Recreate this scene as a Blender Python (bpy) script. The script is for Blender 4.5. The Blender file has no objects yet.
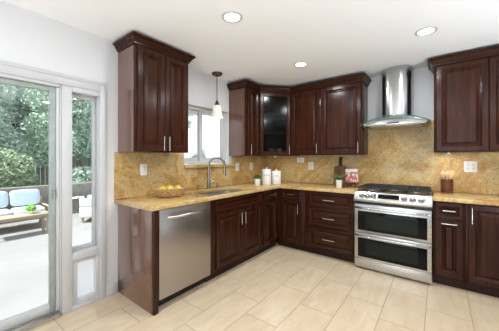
import bpy, bmesh, math, random
from mathutils import Vector, Matrix
R = math.radians
SC = bpy.context.scene
COL = SC.collection

# ------------------------------------------------------------ camera, world, sun, exposure
cam = bpy.data.objects.new('camera', bpy.data.cameras.new('camera'))
COL.objects.link(cam)
cam.location = (2.512, -3.823, 1.307)
cam.rotation_euler = (R(90), 0, 0.6503)
cam.data.sensor_width = 36.0
cam.data.lens = 249.03 / 499 * 36
cam.data.shift_y = -6.82 / 499
cam.data.clip_start = 0.05
SC.camera = cam
SC.view_settings.view_transform = 'Standard'
SC.view_settings.look = 'None'
SC.view_settings.gamma = 1.0
SC.view_settings.use_curve_mapping = False
SC.view_settings.exposure = 0.18
SC.cycles.use_denoising = True
SC.cycles.max_bounces = 10
SC.cycles.diffuse_bounces = 6
SC.cycles.transparent_max_bounces = 16
SC.cycles.sample_clamp_indirect = 6.0
SC.cycles.caustics_reflective = False
SC.cycles.caustics_refractive = False

SKY_STRENGTH = 1.3
SUN_STRENGTH = 8.0
CAN_POWER = 11.0
REAR_FILL_POWER = 35.0
ADDED_UPLIGHT_POWER = 46.0
PENDANT_POWER = 0.5
PUCK_POWER = 1.0

world = bpy.data.worlds.new('sky')
SC.world = world
world.use_nodes = True
wn = world.node_tree
for n in list(wn.nodes):
    wn.nodes.remove(n)
wo = wn.nodes.new('ShaderNodeOutputWorld')
wb = wn.nodes.new('ShaderNodeBackground')
wr = wn.nodes.new('ShaderNodeValToRGB')
wx = wn.nodes.new('ShaderNodeSeparateXYZ')
wc = wn.nodes.new('ShaderNodeTexCoord')
wn.links.new(wc.outputs['Generated'], wx.inputs[0])
wn.links.new(wx.outputs['Z'], wr.inputs[0])
wr.color_ramp.elements[0].position = 0.0
wr.color_ramp.elements[0].color = (0.95, 0.97, 1.0, 1)
wr.color_ramp.elements[1].position = 0.9
wr.color_ramp.elements[1].color = (0.55, 0.72, 1.0, 1)
wn.links.new(wr.outputs[0], wb.inputs[0])
wb.inputs[1].default_value = SKY_STRENGTH
wn.links.new(wb.outputs[0], wo.inputs[0])

sun = bpy.data.objects.new('sun', bpy.data.lights.new('sun', 'SUN'))
COL.objects.link(sun)
sun.data.energy = SUN_STRENGTH
sun.data.angle = R(1.0)
sun.data.color = (1.0, 0.96, 0.9)
sun.rotation_euler = Vector((0.0, 0.50, -0.86)).to_track_quat('-Z', 'Y').to_euler()

# fill light added in the unseen window opening behind the camera
rl = bpy.data.objects.new('rear_window_daylight', bpy.data.lights.new('rear_window_daylight', 'AREA'))
COL.objects.link(rl)
rl.data.shape = 'RECTANGLE'
rl.data.size = 3.0
rl.data.size_y = 1.9
rl.data.energy = REAR_FILL_POWER
rl.data.color = (0.72, 0.86, 1.0)
rl.location = (2.2, -7.08, 1.25)
rl.rotation_euler = (R(100), 0, 0)

# ------------------------------------------------------------ node helpers
def mat(name, base=(0.8, 0.8, 0.8), rough=0.5, metal=0.0, coat=0.0, **kw):
    m = bpy.data.materials.new(name)
    m.use_nodes = True
    p = m.node_tree.nodes['Principled BSDF']
    p.inputs['Base Color'].default_value = (*base, 1)
    p.inputs['Roughness'].default_value = rough
    p.inputs['Metallic'].default_value = metal
    p.inputs['Coat Weight'].default_value = coat
    p.inputs['Coat Roughness'].default_value = 0.12
    for k, v in kw.items():
        p.inputs[k].default_value = v
    return m

def N(m, t, **kw):
    n = m.node_tree.nodes.new(t)
    for k, v in kw.items():
        if k in n.inputs:
            n.inputs[k].default_value = v
        else:
            setattr(n, k, v)
    return n

def LK(m, a, b):
    m.node_tree.links.new(a, b)

def P(m):
    return m.node_tree.nodes['Principled BSDF']

def ramp(m, fac, stops):
    n = m.node_tree.nodes.new('ShaderNodeValToRGB')
    e = n.color_ramp.elements
    while len(e) < len(stops):
        e.new(0.5)
    for el, (pos, c) in zip(e, stops):
        el.position = pos
        el.color = (*c, 1)
    LK(m, fac, n.inputs[0])
    return n.outputs[0]

def coords(m, scale=(1, 1, 1), kind='Object', rot=(0, 0, 0)):
    t = m.node_tree.nodes.new('ShaderNodeTexCoord')
    mp = m.node_tree.nodes.new('ShaderNodeMapping')
    mp.inputs['Scale'].default_value = scale
    mp.inputs['Rotation'].default_value = rot
    LK(m, t.outputs[kind], mp.inputs[0])
    return mp.outputs[0]

def world_pos(m, scale=(1, 1, 1), rot=(0, 0, 0)):
    g = m.node_tree.nodes.new('ShaderNodeNewGeometry')
    mp = m.node_tree.nodes.new('ShaderNodeMapping')
    mp.inputs['Scale'].default_value = scale
    mp.inputs['Rotation'].default_value = rot
    LK(m, g.outputs['Position'], mp.inputs[0])
    return mp.outputs[0]

def noise(m, vec, scale, detail=3, rough=0.5, dist=0.0):
    n = m.node_tree.nodes.new('ShaderNodeTexNoise')
    n.inputs['Scale'].default_value = scale
    n.inputs['Detail'].default_value = detail
    n.inputs['Roughness'].default_value = rough
    n.inputs['Distortion'].default_value = dist
    LK(m, vec, n.inputs['Vector'])
    return n.outputs['Fac']

def mth(m, op, a, b=None, c=None):
    n = m.node_tree.nodes.new('ShaderNodeMath')
    n.operation = op
    for i, v in enumerate((a, b, c)):
        if v is None:
            continue
        if isinstance(v, (int, float)):
            n.inputs[i].default_value = v
        else:
            LK(m, v, n.inputs[i])
    return n.outputs[0]

def mixc(m, fac, a, b, mode='MIX'):
    n = m.node_tree.nodes.new('ShaderNodeMix')
    n.data_type = 'RGBA'
    n.blend_type = mode
    for i, v in ((0, fac), (6, a), (7, b)):
        if isinstance(v, (int, float)):
            n.inputs[i].default_value = v
        elif isinstance(v, tuple):
            n.inputs[i].default_value = (*v, 1)
        else:
            LK(m, v, n.inputs[i])
    return n.outputs[2]

def bump(m, h, strength=0.2, dist=0.002):
    b = m.node_tree.nodes.new('ShaderNodeBump')
    b.inputs['Strength'].default_value = strength
    b.inputs['Distance'].default_value = dist
    LK(m, h, b.inputs['Height'])
    LK(m, b.outputs[0], P(m).inputs['Normal'])

# ------------------------------------------------------------ materials
def mottled(name, a, b, scale, rough=0.6, bmp=0.0, metal=0.0):
    m = mat(name, a, rough, metal)
    n = noise(m, coords(m), scale, 4, 0.6)
    LK(m, ramp(m, n, [(0.35, a), (0.65, b)]), P(m).inputs['Base Color'])
    if bmp:
        bump(m, n, bmp, 0.004)
    return m
def wood(name, scale, dark, light, rough=0.2, coat=0.0, spec=0.2):
    m = mat(name, dark, rough, 0, coat)
    P(m).inputs['Specular IOR Level'].default_value = spec
    v = coords(m, scale)
    n = noise(m, v, 1.0, 5, 0.6, 0.6)
    LK(m, ramp(m, n, [(0.3, dark), (0.62, light), (0.8, dark)]), P(m).inputs['Base Color'])
    return m

CH_D, CH_L = (0.0185, 0.0050, 0.0026), (0.046, 0.0135, 0.0058)
WOOD = wood('cherry_wood', (26, 26, 2.2), CH_D, CH_L)
WOODH = wood('cherry_wood_horizontal', (2.2, 26, 26), CH_D, CH_L)
WOOD_TOE = wood('cherry_wood_toe', (2.2, 26, 26), (0.018, 0.005, 0.0035), (0.03, 0.009, 0.005), 0.4, 0.1)
WOOD_SIDE = wood('polished_side_panel', (26, 26, 2.2), (0.10, 0.033, 0.014), (0.135, 0.047, 0.020), 0.2, 1.0, 0.5)
P(WOOD_SIDE).inputs['Coat IOR'].default_value = 1.6
WOOD_IN = mat('cabinet_interior', (0.05, 0.02, 0.014), 0.5)

def granite(name, rough=0.12):
    m = mat(name, (0.6, 0.42, 0.2), rough)
    p1 = world_pos(m, (1, 1, 1), (0.5, 0.6, 0.3))
    warp = m.node_tree.nodes.new('ShaderNodeTexNoise')
    warp.inputs['Scale'].default_value = 1.3
    warp.inputs['Detail'].default_value = 3
    LK(m, p1, warp.inputs['Vector'])
    add = m.node_tree.nodes.new('ShaderNodeVectorMath')
    add.operation = 'MULTIPLY_ADD'
    LK(m, warp.outputs['Color'], add.inputs[0])
    add.inputs[1].default_value = (1.1, 1.1, 1.1)
    LK(m, p1, add.inputs[2])
    st = m.node_tree.nodes.new('ShaderNodeMapping')
    st.inputs['Scale'].default_value = (1.0, 1.6, 3.2)
    st.inputs['Rotation'].default_value = (0.5, -0.5, 0.2)
    LK(m, add.outputs[0], st.inputs[0])
    big = noise(m, st.outputs[0], 1.1, 5, 0.6, 0.3)
    base = ramp(m, big, [(0.33, (0.38, 0.215, 0.07)), (0.435, (0.52, 0.325, 0.11)), (0.495, (0.60, 0.43, 0.19)),
                         (0.545, (0.54, 0.43, 0.25)), (0.60, (0.53, 0.33, 0.10)), (0.71, (0.38, 0.25, 0.12))])
    mid = noise(m, st.outputs[0], 6.0, 6, 0.7, 0.5)
    base = mixc(m, mth(m, 'MULTIPLY', ramp(m, mid, [(0.52, (0, 0, 0)), (0.68, (1, 1, 1))]), 0.45), base, (0.62, 0.51, 0.33))
    base = mixc(m, mth(m, 'MULTIPLY', ramp(m, mid, [(0.30, (1, 1, 1)), (0.44, (0, 0, 0))]), 0.55), base, (0.25, 0.13, 0.06))
    fl = noise(m, world_pos(m, (1, 1, 1.6)), 24, 5, 0.72, 0.4)
    base = mixc(m, mth(m, 'MULTIPLY', ramp(m, fl, [(0.33, (1, 1, 1)), (0.46, (0, 0, 0))]), 0.55), base, (0.27, 0.16, 0.075))
    base = mixc(m, mth(m, 'MULTIPLY', ramp(m, fl, [(0.54, (0, 0, 0)), (0.66, (1, 1, 1))]), 0.5), base, (0.72, 0.60, 0.40))
    sp = noise(m, world_pos(m), 60, 4, 0.75)
    base = mixc(m, mth(m, 'MULTIPLY', ramp(m, sp, [(0.36, (1, 1, 1)), (0.47, (0, 0, 0))]), 0.6), base, (0.13, 0.085, 0.06))
    base = mixc(m, mth(m, 'MULTIPLY', ramp(m, sp, [(0.55, (0, 0, 0)), (0.66, (1, 1, 1))]), 0.5), base, (0.66, 0.58, 0.42))
    base = mixc(m, 1.0, base, (1.0, 0.95, 0.83), 'MULTIPLY')
    LK(m, base, P(m).inputs['Base Color'])
    return m

GRAN = granite('golden_granite')
GRAN_SPLASH = granite('golden_granite_splash', 0.25)
P(GRAN_SPLASH).inputs['Specular IOR Level'].default_value = 0.25

WALL_DARKENED = mat('darkened_unseen_wall', (0.36, 0.35, 0.335), 0.8)  # unseen walls kept dark to limit reflections on cabinet and oven fronts
LK(WALL_DARKENED, mixc(WALL_DARKENED, noise(WALL_DARKENED, world_pos(WALL_DARKENED), 4), (0.17, 0.165, 0.16), (0.21, 0.20, 0.195)), P(WALL_DARKENED).inputs['Base Color'])
PAINT = mat('white_wall_paint', (0.70, 0.70, 0.705), 0.75)
bump(PAINT, noise(PAINT, world_pos(PAINT), 60, 3), 0.08, 0.002)
CEIL = mat('ceiling_paint', (0.90, 0.90, 0.90), 0.85)
bump(CEIL, noise(CEIL, world_pos(CEIL), 90, 3), 0.1, 0.002)
TRIM = mat('white_gloss_trim', (0.84, 0.84, 0.84), 0.35)
VINYL = mat('white_vinyl', (0.86, 0.87, 0.87), 0.4)
for _m in (TRIM, VINYL):
    LK(_m, mixc(_m, noise(_m, world_pos(_m), 9, 2), (0.54, 0.54, 0.545), (0.58, 0.58, 0.585)), P(_m).inputs['Base Color'])

FLOOR = mat('beige_floor_tile', (0.7, 0.6, 0.47), 0.22)
def floor_nodes(m):
    g = m.node_tree.nodes.new('ShaderNodeNewGeometry')
    s = m.node_tree.nodes.new('ShaderNodeSeparateXYZ')
    LK(m, g.outputs['Position'], s.inputs[0])
    u = mth(m, 'DIVIDE', mth(m, 'SUBTRACT', s.outputs['X'], 0.605), 0.303)
    col = mth(m, 'FLOOR', u)
    fu = mth(m, 'FRACT', u)
    v = mth(m, 'DIVIDE', mth(m, 'SUBTRACT', mth(m, 'ADD', s.outputs['Y'], 2.365), mth(m, 'MULTIPLY', col, 0.403)), 0.605)
    row = mth(m, 'FLOOR', v)
    fv = mth(m, 'FRACT', v)
    du = mth(m, 'MULTIPLY', mth(m, 'MINIMUM', fu, mth(m, 'SUBTRACT', 1.0, fu)), 0.303)
    dv = mth(m, 'MULTIPLY', mth(m, 'MINIMUM', fv, mth(m, 'SUBTRACT', 1.0, fv)), 0.605)
    d = mth(m, 'MINIMUM', du, dv)
    grout = mth(m, 'LESS_THAN', d, 0.0027)
    cid = m.node_tree.nodes.new('ShaderNodeCombineXYZ')
    LK(m, col, cid.inputs[0])
    LK(m, row, cid.inputs[1])
    wn_ = m.node_tree.nodes.new('ShaderNodeTexWhiteNoise')
    LK(m, cid.outputs[0], wn_.inputs['Vector'])
    vv = m.node_tree.nodes.new('ShaderNodeVectorMath')
    vv.operation = 'MULTIPLY_ADD'
    LK(m, wn_.outputs['Color'], vv.inputs[0])
    vv.inputs[1].default_value = (7, 7, 7)
    LK(m, g.outputs['Position'], vv.inputs[2])
    mp = m.node_tree.nodes.new('ShaderNodeMapping')
    mp.inputs['Scale'].default_value = (9, 2.2, 1)
    LK(m, vv.outputs[0], mp.inputs[0])
    st = noise(m, mp.outputs[0], 1.4, 5, 0.6, 0.5)
    c = ramp(m, st, [(0.3, (0.58, 0.445, 0.295)), (0.5, (0.635, 0.50, 0.345)), (0.72, (0.69, 0.555, 0.40))])
    c = mixc(m, mth(m, 'MULTIPLY', wn_.outputs['Value'], 0.18), c, (0.54, 0.415, 0.275))
    c = mixc(m, grout, c, (0.30, 0.235, 0.16))
    LK(m, c, P(m).inputs['Base Color'])
    LK(m, mth(m, 'MULTIPLY_ADD', grout, 0.5, 0.24), P(m).inputs['Roughness'])
    bump(m, mth(m, 'SUBTRACT', 1.0, grout), 0.4, 0.0015)
floor_nodes(FLOOR)

def brushed(name, base, rough, scale, aniso=0.0):
    m = mat(name, base, rough, 1.0)
    n = noise(m, coords(m, scale), 1.0, 3, 0.6)
    LK(m, mth(m, 'MULTIPLY_ADD', n, 0.12, rough - 0.06), P(m).inputs['Roughness'])
    LK(m, mixc(m, n, tuple(c * 0.93 for c in base), tuple(min(1, c * 1.05) for c in base)), P(m).inputs['Base Color'])
    return m
STEEL = brushed('brushed_stainless_steel', (0.60, 0.59, 0.57), 0.28, (3, 3, 260))
STEEL_DW = brushed('brushed_stainless_dishwasher', (0.44, 0.41, 0.385), 0.3, (3, 3, 260))
STEEL_HOOD = brushed('polished_hood_steel', (0.44, 0.44, 0.44), 0.22, (200, 200, 2))
CHROME = brushed('satin_nickel', (0.60, 0.59, 0.57), 0.22, (60, 60, 60))
NICKEL = brushed('brushed_nickel', (0.33, 0.325, 0.315), 0.25, (60, 60, 60))
KNOB = brushed('dark_satin_knob_steel', (0.40, 0.395, 0.385), 0.3, (60, 60, 60))
BLACK = mat('black_enamel', (0.012, 0.012, 0.013), 0.25)
BLACKM = mat('black_cast_iron', (0.016, 0.016, 0.017), 0.55)
for _m in (BLACKM,):
    bump(_m, noise(_m, coords(_m), 120, 3), 0.2, 0.001)
OVENG = mat('black_oven_glass', (0.008, 0.009, 0.009), 0.06)
P(OVENG).inputs['Specular IOR Level'].default_value = 0.15
LK(OVENG, mixc(OVENG, noise(OVENG, coords(OVENG), 3), (0.004, 0.005, 0.005), (0.007, 0.008, 0.007)), P(OVENG).inputs['Base Color'])
OVENW = mat('oven_window_glass', (0.02, 0.026, 0.022), 0.05)
P(OVENW).inputs['Specular IOR Level'].default_value = 0.15
LK(OVENW, mixc(OVENW, noise(OVENW, coords(OVENW), 4), (0.008, 0.011, 0.009), (0.013, 0.016, 0.013)), P(OVENW).inputs['Base Color'])
PLAST = mat('white_plastic', (0.82, 0.81, 0.78), 0.35)
PLASTD = mat('ivory_plastic', (0.70, 0.69, 0.66), 0.35)
DARKHOLE = mat('dark_slot', (0.03, 0.03, 0.03), 0.6)
CERAM = mat('white_ceramic', (0.84, 0.84, 0.83), 0.2, 0, 0.4)
LK(CERAM, mixc(CERAM, noise(CERAM, coords(CERAM), 14), (0.82, 0.82, 0.81), (0.86, 0.86, 0.85)), P(CERAM).inputs['Base Color'])
INK = mat('dark_lettering', (0.04, 0.04, 0.045), 0.6)
EDGE = mottled('dark_green_glass_edge', (0.06, 0.08, 0.075), (0.10, 0.13, 0.12), 20, 0.2)
BRONZE = mat('dark_bronze', (0.10, 0.072, 0.05), 0.35, 0.9)

def glass(name, tint=(0.95, 0.97, 0.96), weight=0.08, rough=0.02):
    m = bpy.data.materials.new(name)
    m.use_nodes = True
    t = m.node_tree
    t.nodes.remove(t.nodes['Principled BSDF'])
    tr = N(m, 'ShaderNodeBsdfTransparent')
    tr.inputs[0].default_value = (*tint, 1)
    gl = N(m, 'ShaderNodeBsdfGlossy')
    gl.inputs['Roughness'].default_value = rough
    mx = N(m, 'ShaderNodeMixShader')
    lw = N(m, 'ShaderNodeLayerWeight')
    lw.inputs[0].default_value = 0.25
    f = mth(m, 'MULTIPLY_ADD', lw.outputs['Fresnel'], 0.3, weight)
    LK(m, f, mx.inputs[0])
    LK(m, tr.outputs[0], mx.inputs[1])
    LK(m, gl.outputs[0], mx.inputs[2])
    LK(m, mx.outputs[0], t.nodes['Material Output'].inputs[0])
    return m
GLASS = glass('clear_window_glass', (0.96, 0.98, 0.975), 0.03)
GLASS_HOOD = glass('hood_glass', (0.75, 0.85, 0.82), 0.02)
GLASS_CAB = glass('seeded_cabinet_glass', (0.45, 0.48, 0.47), 0.012, 0.12)
FLAP = bpy.data.materials.new('frosted_flap_plastic')
FLAP.use_nodes = True
FLAP.node_tree.nodes.remove(P(FLAP))
_tl = N(FLAP, 'ShaderNodeBsdfTranslucent')
_df = N(FLAP, 'ShaderNodeBsdfDiffuse')
_ms = N(FLAP, 'ShaderNodeMixShader')
LK(FLAP, mixc(FLAP, noise(FLAP, coords(FLAP), 6), (0.93, 0.94, 0.94), (0.97, 0.97, 0.97)), _tl.inputs[0])
_df.inputs[0].default_value = (0.85, 0.85, 0.85, 1)
_ms.inputs[0].default_value = 0.2
LK(FLAP, _tl.outputs[0], _ms.inputs[1])
LK(FLAP, _df.outputs[0], _ms.inputs[2])
_tp = N(FLAP, 'ShaderNodeBsdfTransparent')
_m2 = N(FLAP, 'ShaderNodeMixShader')
_m2.inputs[0].default_value = 0.6
LK(FLAP, _ms.outputs[0], _m2.inputs[1])
LK(FLAP, _tp.outputs[0], _m2.inputs[2])
LK(FLAP, _m2.outputs[0], FLAP.node_tree.nodes['Material Output'].inputs[0])
FROST = mat('frosted_lamp_glass', (0.92, 0.88, 0.78), 0.4)
P(FROST).inputs['Emission Color'].default_value = (1.0, 0.90, 0.70, 1)
P(FROST).inputs['Emission Strength'].default_value = 0.12
LENS = mat('lamp_lens', (0.95, 0.95, 0.93), 0.4)
P(LENS).inputs['Emission Color'].default_value = (1.0, 0.97, 0.9, 1)
P(LENS).inputs['Emission Strength'].default_value = 6.0
PUCK = mat('puck_lens', (0.9, 0.88, 0.82), 0.4)
P(PUCK).inputs['Emission Color'].default_value = (1.0, 0.9, 0.72, 1)
P(PUCK).inputs['Emission Strength'].default_value = 0.15

LEMON = mottled('lemon_peel', (0.80, 0.55, 0.02), (0.86, 0.66, 0.06), 40, 0.4, 0.15)
WICKER = mottled('wicker', (0.36, 0.19, 0.07), (0.62, 0.40, 0.19), 60, 0.6, 0.3)
LEAF = mottled('herb_leaf', (0.05, 0.13, 0.025), (0.13, 0.26, 0.05), 30, 0.5)
SOIL = mottled('soil', (0.05, 0.03, 0.02), (0.1, 0.07, 0.05), 60, 0.9)
BOARD = wood('walnut_board', (30, 30, 3), (0.10, 0.045, 0.022), (0.20, 0.10, 0.055), 0.45, 0.05)
BOARD_DK = wood('dark_walnut_handle', (30, 30, 3), (0.03, 0.016, 0.01), (0.06, 0.03, 0.02), 0.45, 0.05)
CROCK = wood('acacia_crock', (4, 4, 40), (0.075, 0.026, 0.012), (0.18, 0.065, 0.03), 0.4, 0.1)
SPOON = wood('beech_spoon', (40, 40, 4), (0.66, 0.43, 0.22), (0.76, 0.54, 0.31), 0.5, 0.0)
PAPER = mottled('book_paper', (0.80, 0.77, 0.70), (0.86, 0.83, 0.77), 30, 0.7)
BOOKCOVER = mat('cookbook_cover', (0.5, 0.1, 0.1), 0.35)
def cover_nodes(m):
    v = N(m, 'ShaderNodeTexVoronoi')
    v.inputs['Scale'].default_value = 38
    LK(m, coords(m), v.inputs['Vector'])
    sx = N(m, 'ShaderNodeSeparateColor')
    LK(m, v.outputs['Color'], sx.inputs[0])
    LK(m, ramp(m, sx.outputs[0], [(0.0, (0.30, 0.03, 0.04)), (0.35, (0.45, 0.10, 0.09)), (0.6, (0.25, 0.09, 0.05)),
                                  (0.8, (0.62, 0.40, 0.36)), (1.0, (0.72, 0.62, 0.56))]), P(m).inputs['Base Color'])
cover_nodes(BOOKCOVER)
JAM = mottled('dark_red_glaze', (0.09, 0.018, 0.014), (0.15, 0.035, 0.025), 20, 0.25)

# outdoor materials
PATIO = mottled('pale_concrete', (0.26, 0.255, 0.25), (0.31, 0.305, 0.30), 1.2, 0.85)
STONE = mottled('grey_block_wall', (0.18, 0.165, 0.14), (0.27, 0.25, 0.22), 5, 0.9, 0.3)
STUCCO = mottled('white_stucco', (0.80, 0.80, 0.79), (0.86, 0.86, 0.85), 14, 0.9, 0.2)
FENCE = mat('weathered_fence_boards', (0.12, 0.10, 0.085), 0.9)
_fn = noise(FENCE, world_pos(FENCE, (8, 8, 0.6)), 1.0, 4)
LK(FENCE, ramp(FENCE, _fn, [(0.3, (0.15, 0.14, 0.13)), (0.7, (0.30, 0.28, 0.26))]), P(FENCE).inputs['Base Color'])
TRUNK = mottled('bark', (0.07, 0.055, 0.045), (0.16, 0.13, 0.11), 14, 0.9, 0.5)
TREE_A = mottled('dark_green_foliage', (0.36, 0.50, 0.39), (0.66, 0.78, 0.64), 5, 0.6)
TREE_B = mottled('grey_green_foliage', (0.34, 0.44, 0.37), (0.60, 0.68, 0.60), 5, 0.6)
BUSH = mottled('pale_green_foliage', (0.26, 0.37, 0.19), (0.56, 0.64, 0.44), 7, 0.6)
TEAK = wood('pale_teak', (20, 20, 2), (0.36, 0.28, 0.20), (0.46, 0.37, 0.27), 0.6, 0.0)
CUSH = mottled('pale_blue_fabric', (0.52, 0.61, 0.66), (0.58, 0.66, 0.70), 30, 0.9, 0.1)
CUSHW = mottled('white_fabric', (0.66, 0.66, 0.66), (0.74, 0.74, 0.74), 20, 0.9, 0.1)
LIME = mottled('bright_lime_leaf', (0.20, 0.50, 0.05), (0.38, 0.66, 0.12), 20, 0.5)
GRASS = mottled('lawn_grass', (0.10, 0.20, 0.07), (0.20, 0.32, 0.13), 8, 0.9)

# ------------------------------------------------------------ mesh helpers
class MB:
    def __init__(self):
        self.bm = bmesh.new()
    def box(self, x0, x1, y0, y1, z0, z1, M=None):
        vs = [self.bm.verts.new((x, y, z)) for x in (x0, x1) for y in (y0, y1) for z in (z0, z1)]
        for f in ((0, 1, 3, 2), (4, 6, 7, 5), (0, 4, 5, 1), (2, 3, 7, 6), (0, 2, 6, 4), (1, 5, 7, 3)):
            self.bm.faces.new([vs[i] for i in f])
        if M:
            for v in vs:
                v.co = M @ v.co
        return self
    def loft(self, loops, cap=True, closed=True):
        """loops: lists of points, same length; skins between them"""
        L = [[self.bm.verts.new(p) for p in lp] for lp in loops]
        n = len(L[0])
        for a, b in zip(L, L[1:]):
            for i in range(n if closed else n - 1):
                j = (i + 1) % n
                self.bm.faces.new((a[i], a[j], b[j], b[i]))
        if cap:
            self.bm.faces.new(L[0][::-1])
            self.bm.faces.new(L[-1])
        return self
    def prism(self, pts, a, b, axis):
        """closed outline of 2-D points extruded from a to b along axis 'x','y' or 'z'"""
        def f(p, t):
            return {'x': (t, p[0], p[1]), 'y': (p[0], t, p[1]), 'z': (p[0], p[1], t)}[axis]
        return self.loft([[f(p, a) for p in pts], [f(p, b) for p in pts]])
    def lathe(self, prof, n=24, c=(0, 0, 0), sx=1, sy=1, M=None, cap=True):
        loops = []
        for r, z in prof:
            r = max(r, 1e-4)
            lp = [Vector((c[0] + r * sx * math.cos(2 * math.pi * i / n), c[1] + r * sy * math.sin(2 * math.pi * i / n), c[2] + z)) for i in range(n)]
            if M:
                lp = [M @ p for p in lp]
            loops.append(lp)
        return self.loft(loops, cap)
    def tube(self, path, r, n=8, closed=False):
        path = [Vector(p) for p in path]
        rs = r if isinstance(r, (list, tuple)) else [r] * len(path)
        m = len(path)
        loops = []
        up = None
        for i, p in enumerate(path):
            if closed:
                t = path[(i + 1) % m] - path[i - 1]
            else:
                t = path[min(i + 1, m - 1)] - path[max(i - 1, 0)]
            t.normalize()
            if up is None:
                up = Vector((0, 0, 1)) if abs(t.z) < 0.9 else Vector((1, 0, 0))
            a = t.cross(up)
            if a.length < 1e-4:
                a = t.cross(Vector((0, 1, 0)))
            a.normalize()
            b = a.cross(t).normalized()
            up = b
            loops.append([p + rs[i] * (math.cos(2 * math.pi * k / n) * a + math.sin(2 * math.pi * k / n) * b) for k in range(n)])
        if closed:
            loops.append(loops[0])
            self.loft(loops, False)
            bmesh.ops.remove_doubles(self.bm, verts=self.bm.verts, dist=1e-6)
            return self
        return self.loft(loops)
    def ball(self, c, rx, ry, rz, sub=2, jitter=0.0, rnd=None):
        r = bmesh.ops.create_icosphere(self.bm, subdivisions=sub, radius=1)
        for v in r['verts']:
            k = 1 + (rnd.uniform(-jitter, jitter) if rnd else 0)
            v.co = Vector((c[0] + v.co.x * rx * k, c[1] + v.co.y * ry * k, c[2] + v.co.z * rz * k))
        return self
    def cushion(self, w, d, h, M=None, seg=7, e=0.38):
        """soft pillow centred on the origin, w (x), d (y), h (z)"""
        old = set(self.bm.verts)
        res = bmesh.ops.create_cube(self.bm, size=2)
        ed = {x for v in res['verts'] for x in v.link_edges}
        bmesh.ops.subdivide_edges(self.bm, edges=list(ed), cuts=seg, use_grid_fill=True)
        for v in [v for v in self.bm.verts if v not in old]:
            p = v.co
            k = lambda a: math.copysign(abs(a) ** e, a)
            x, y, z = p
            q = Vector((x * math.sqrt(max(0, 1 - y * y / 2 - z * z / 2 + y * y * z * z / 3)),
                        y * math.sqrt(max(0, 1 - x * x / 2 - z * z / 2 + x * x * z * z / 3)),
                        z * math.sqrt(max(0, 1 - x * x / 2 - y * y / 2 + x * x * y * y / 3))))
            q = Vector((k(q.x) * w / 2, k(q.y) * d / 2, k(q.z) * h / 2))
            v.co = M @ q if M else q
        return self
    def leaves(self, c, rad, n, size, rnd, shell=0.35):
        for _ in range(n):
            while True:
                d = Vector((rnd.uniform(-1, 1), rnd.uniform(-1, 1), rnd.uniform(-1, 1)))
                if 0.05 < d.length <= 1:
                    break
            d = d.normalized() * (d.length ** shell)
            p = Vector((c[0] + d.x * rad[0], c[1] + d.y * rad[1], c[2] + d.z * rad[2]))
            a = Vector((rnd.gauss(0, 1), rnd.gauss(0, 1), rnd.gauss(0, 0.7))).normalized()
            b = a.cross(Vector((rnd.gauss(0, 1), rnd.gauss(0, 1), rnd.gauss(0, 1)))).normalized()
            s = size * rnd.uniform(0.6, 1.3)
            q = [p - a * s, p - b * s * 0.45 + a * s * 0.05, p + a * s, p + b * s * 0.45 + a * s * 0.05]
            self.bm.faces.new([self.bm.verts.new(x) for x in q])
        return self
    def build(self, name, material, parent=None, bevel=0.0, smooth=40, seg=2, loc=None, rot=None):
        bm = self.bm
        bmesh.ops.recalc_face_normals(bm, faces=bm.faces)
        if bevel:
            es = [e for e in bm.edges if len(e.link_faces) == 2 and e.calc_face_angle(0) > R(35)]
            bmesh.ops.bevel(bm, geom=es, offset=bevel, segments=seg, affect='EDGES', profile=0.5, clamp_overlap=True)
        if smooth:
            for f in bm.faces:
                f.smooth = True
            for e in bm.edges:
                if len(e.link_faces) == 2 and e.calc_face_angle(0) > R(smooth):
                    e.smooth = False
        me = bpy.data.meshes.new(name)
        bm.to_mesh(me)
        bm.free()
        me.materials.append(material)
        o = bpy.data.objects.new(name, me)
        COL.objects.link(o)
        if loc:
            o.location = loc
        if rot:
            o.rotation_euler = rot
        if parent:
            o.parent = parent
        return o

def B(*a):
    return MB().box(*a)

def thing(name, label, cat, loc=(0, 0, 0), rot=0.0, group=None):
    o = bpy.data.objects.new(name, None)
    o.empty_display_size = 0.1
    COL.objects.link(o)
    o.location = loc
    o.rotation_euler = (0, 0, rot)
    return tag(o, label, cat, group)

def tag(o, label, cat, group=None):
    o['label'] = label
    o['category'] = cat
    if group:
        o['group'] = group
    return o

def structure(o, label=None, cat=None):
    o['kind'] = 'structure'
    if label:
        o['label'] = label
    if cat:
        o['category'] = cat
    return o

def empty_structure(name, label, cat, loc=(0, 0, 0)):
    o = bpy.data.objects.new(name, None)
    COL.objects.link(o)
    o.location = loc
    return structure(o, label, cat)

def copy_tree(o, parent=None):
    c = o.copy()
    COL.objects.link(c)
    if parent:
        c.parent = parent
    for ch in list(o.children):
        copy_tree(ch, c)
    return c

def part_label(o, text):
    o['label'] = text
    return o

# ------------------------------------------------------------ room shell
CEIL_Z = 2.45
XR, YB = 4.6, -7.0
structure(B(0, XR, YB, 0, -0.12, 0).build('floor', FLOOR, smooth=0), 'pale beige rectangular porcelain floor tiles with thin grout', 'floor')
structure(B(-0.14, XR + 0.12, YB - 0.12, 0.12, CEIL_Z, CEIL_Z + 0.12).build('ceiling', CEIL, smooth=0), 'smooth white kitchen ceiling', 'ceiling')
structure(B(-0.14, XR + 0.12, 0, 0.12, -0.12, CEIL_Z).build('wall_back', PAINT, smooth=0), 'white wall behind the range and hood', 'wall')
w = B(XR, XR + 0.12, YB, 0, -0.12, CEIL_Z)
structure(w.build('wall_right', WALL_DARKENED, smooth=0), 'unseen right wall of the room, darkened to limit reflections', 'wall')
w = MB()
w.box(-0.14, XR + 0.12, YB - 0.12, YB, -0.12, 0.3)
w.box(-0.14, XR + 0.12, YB - 0.12, YB, 2.2, CEIL_Z)
w.box(-0.14, 0.7, YB - 0.12, YB, 0.3, 2.2)
w.box(3.7, XR + 0.12, YB - 0.12, YB, 0.3, 2.2)
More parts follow.
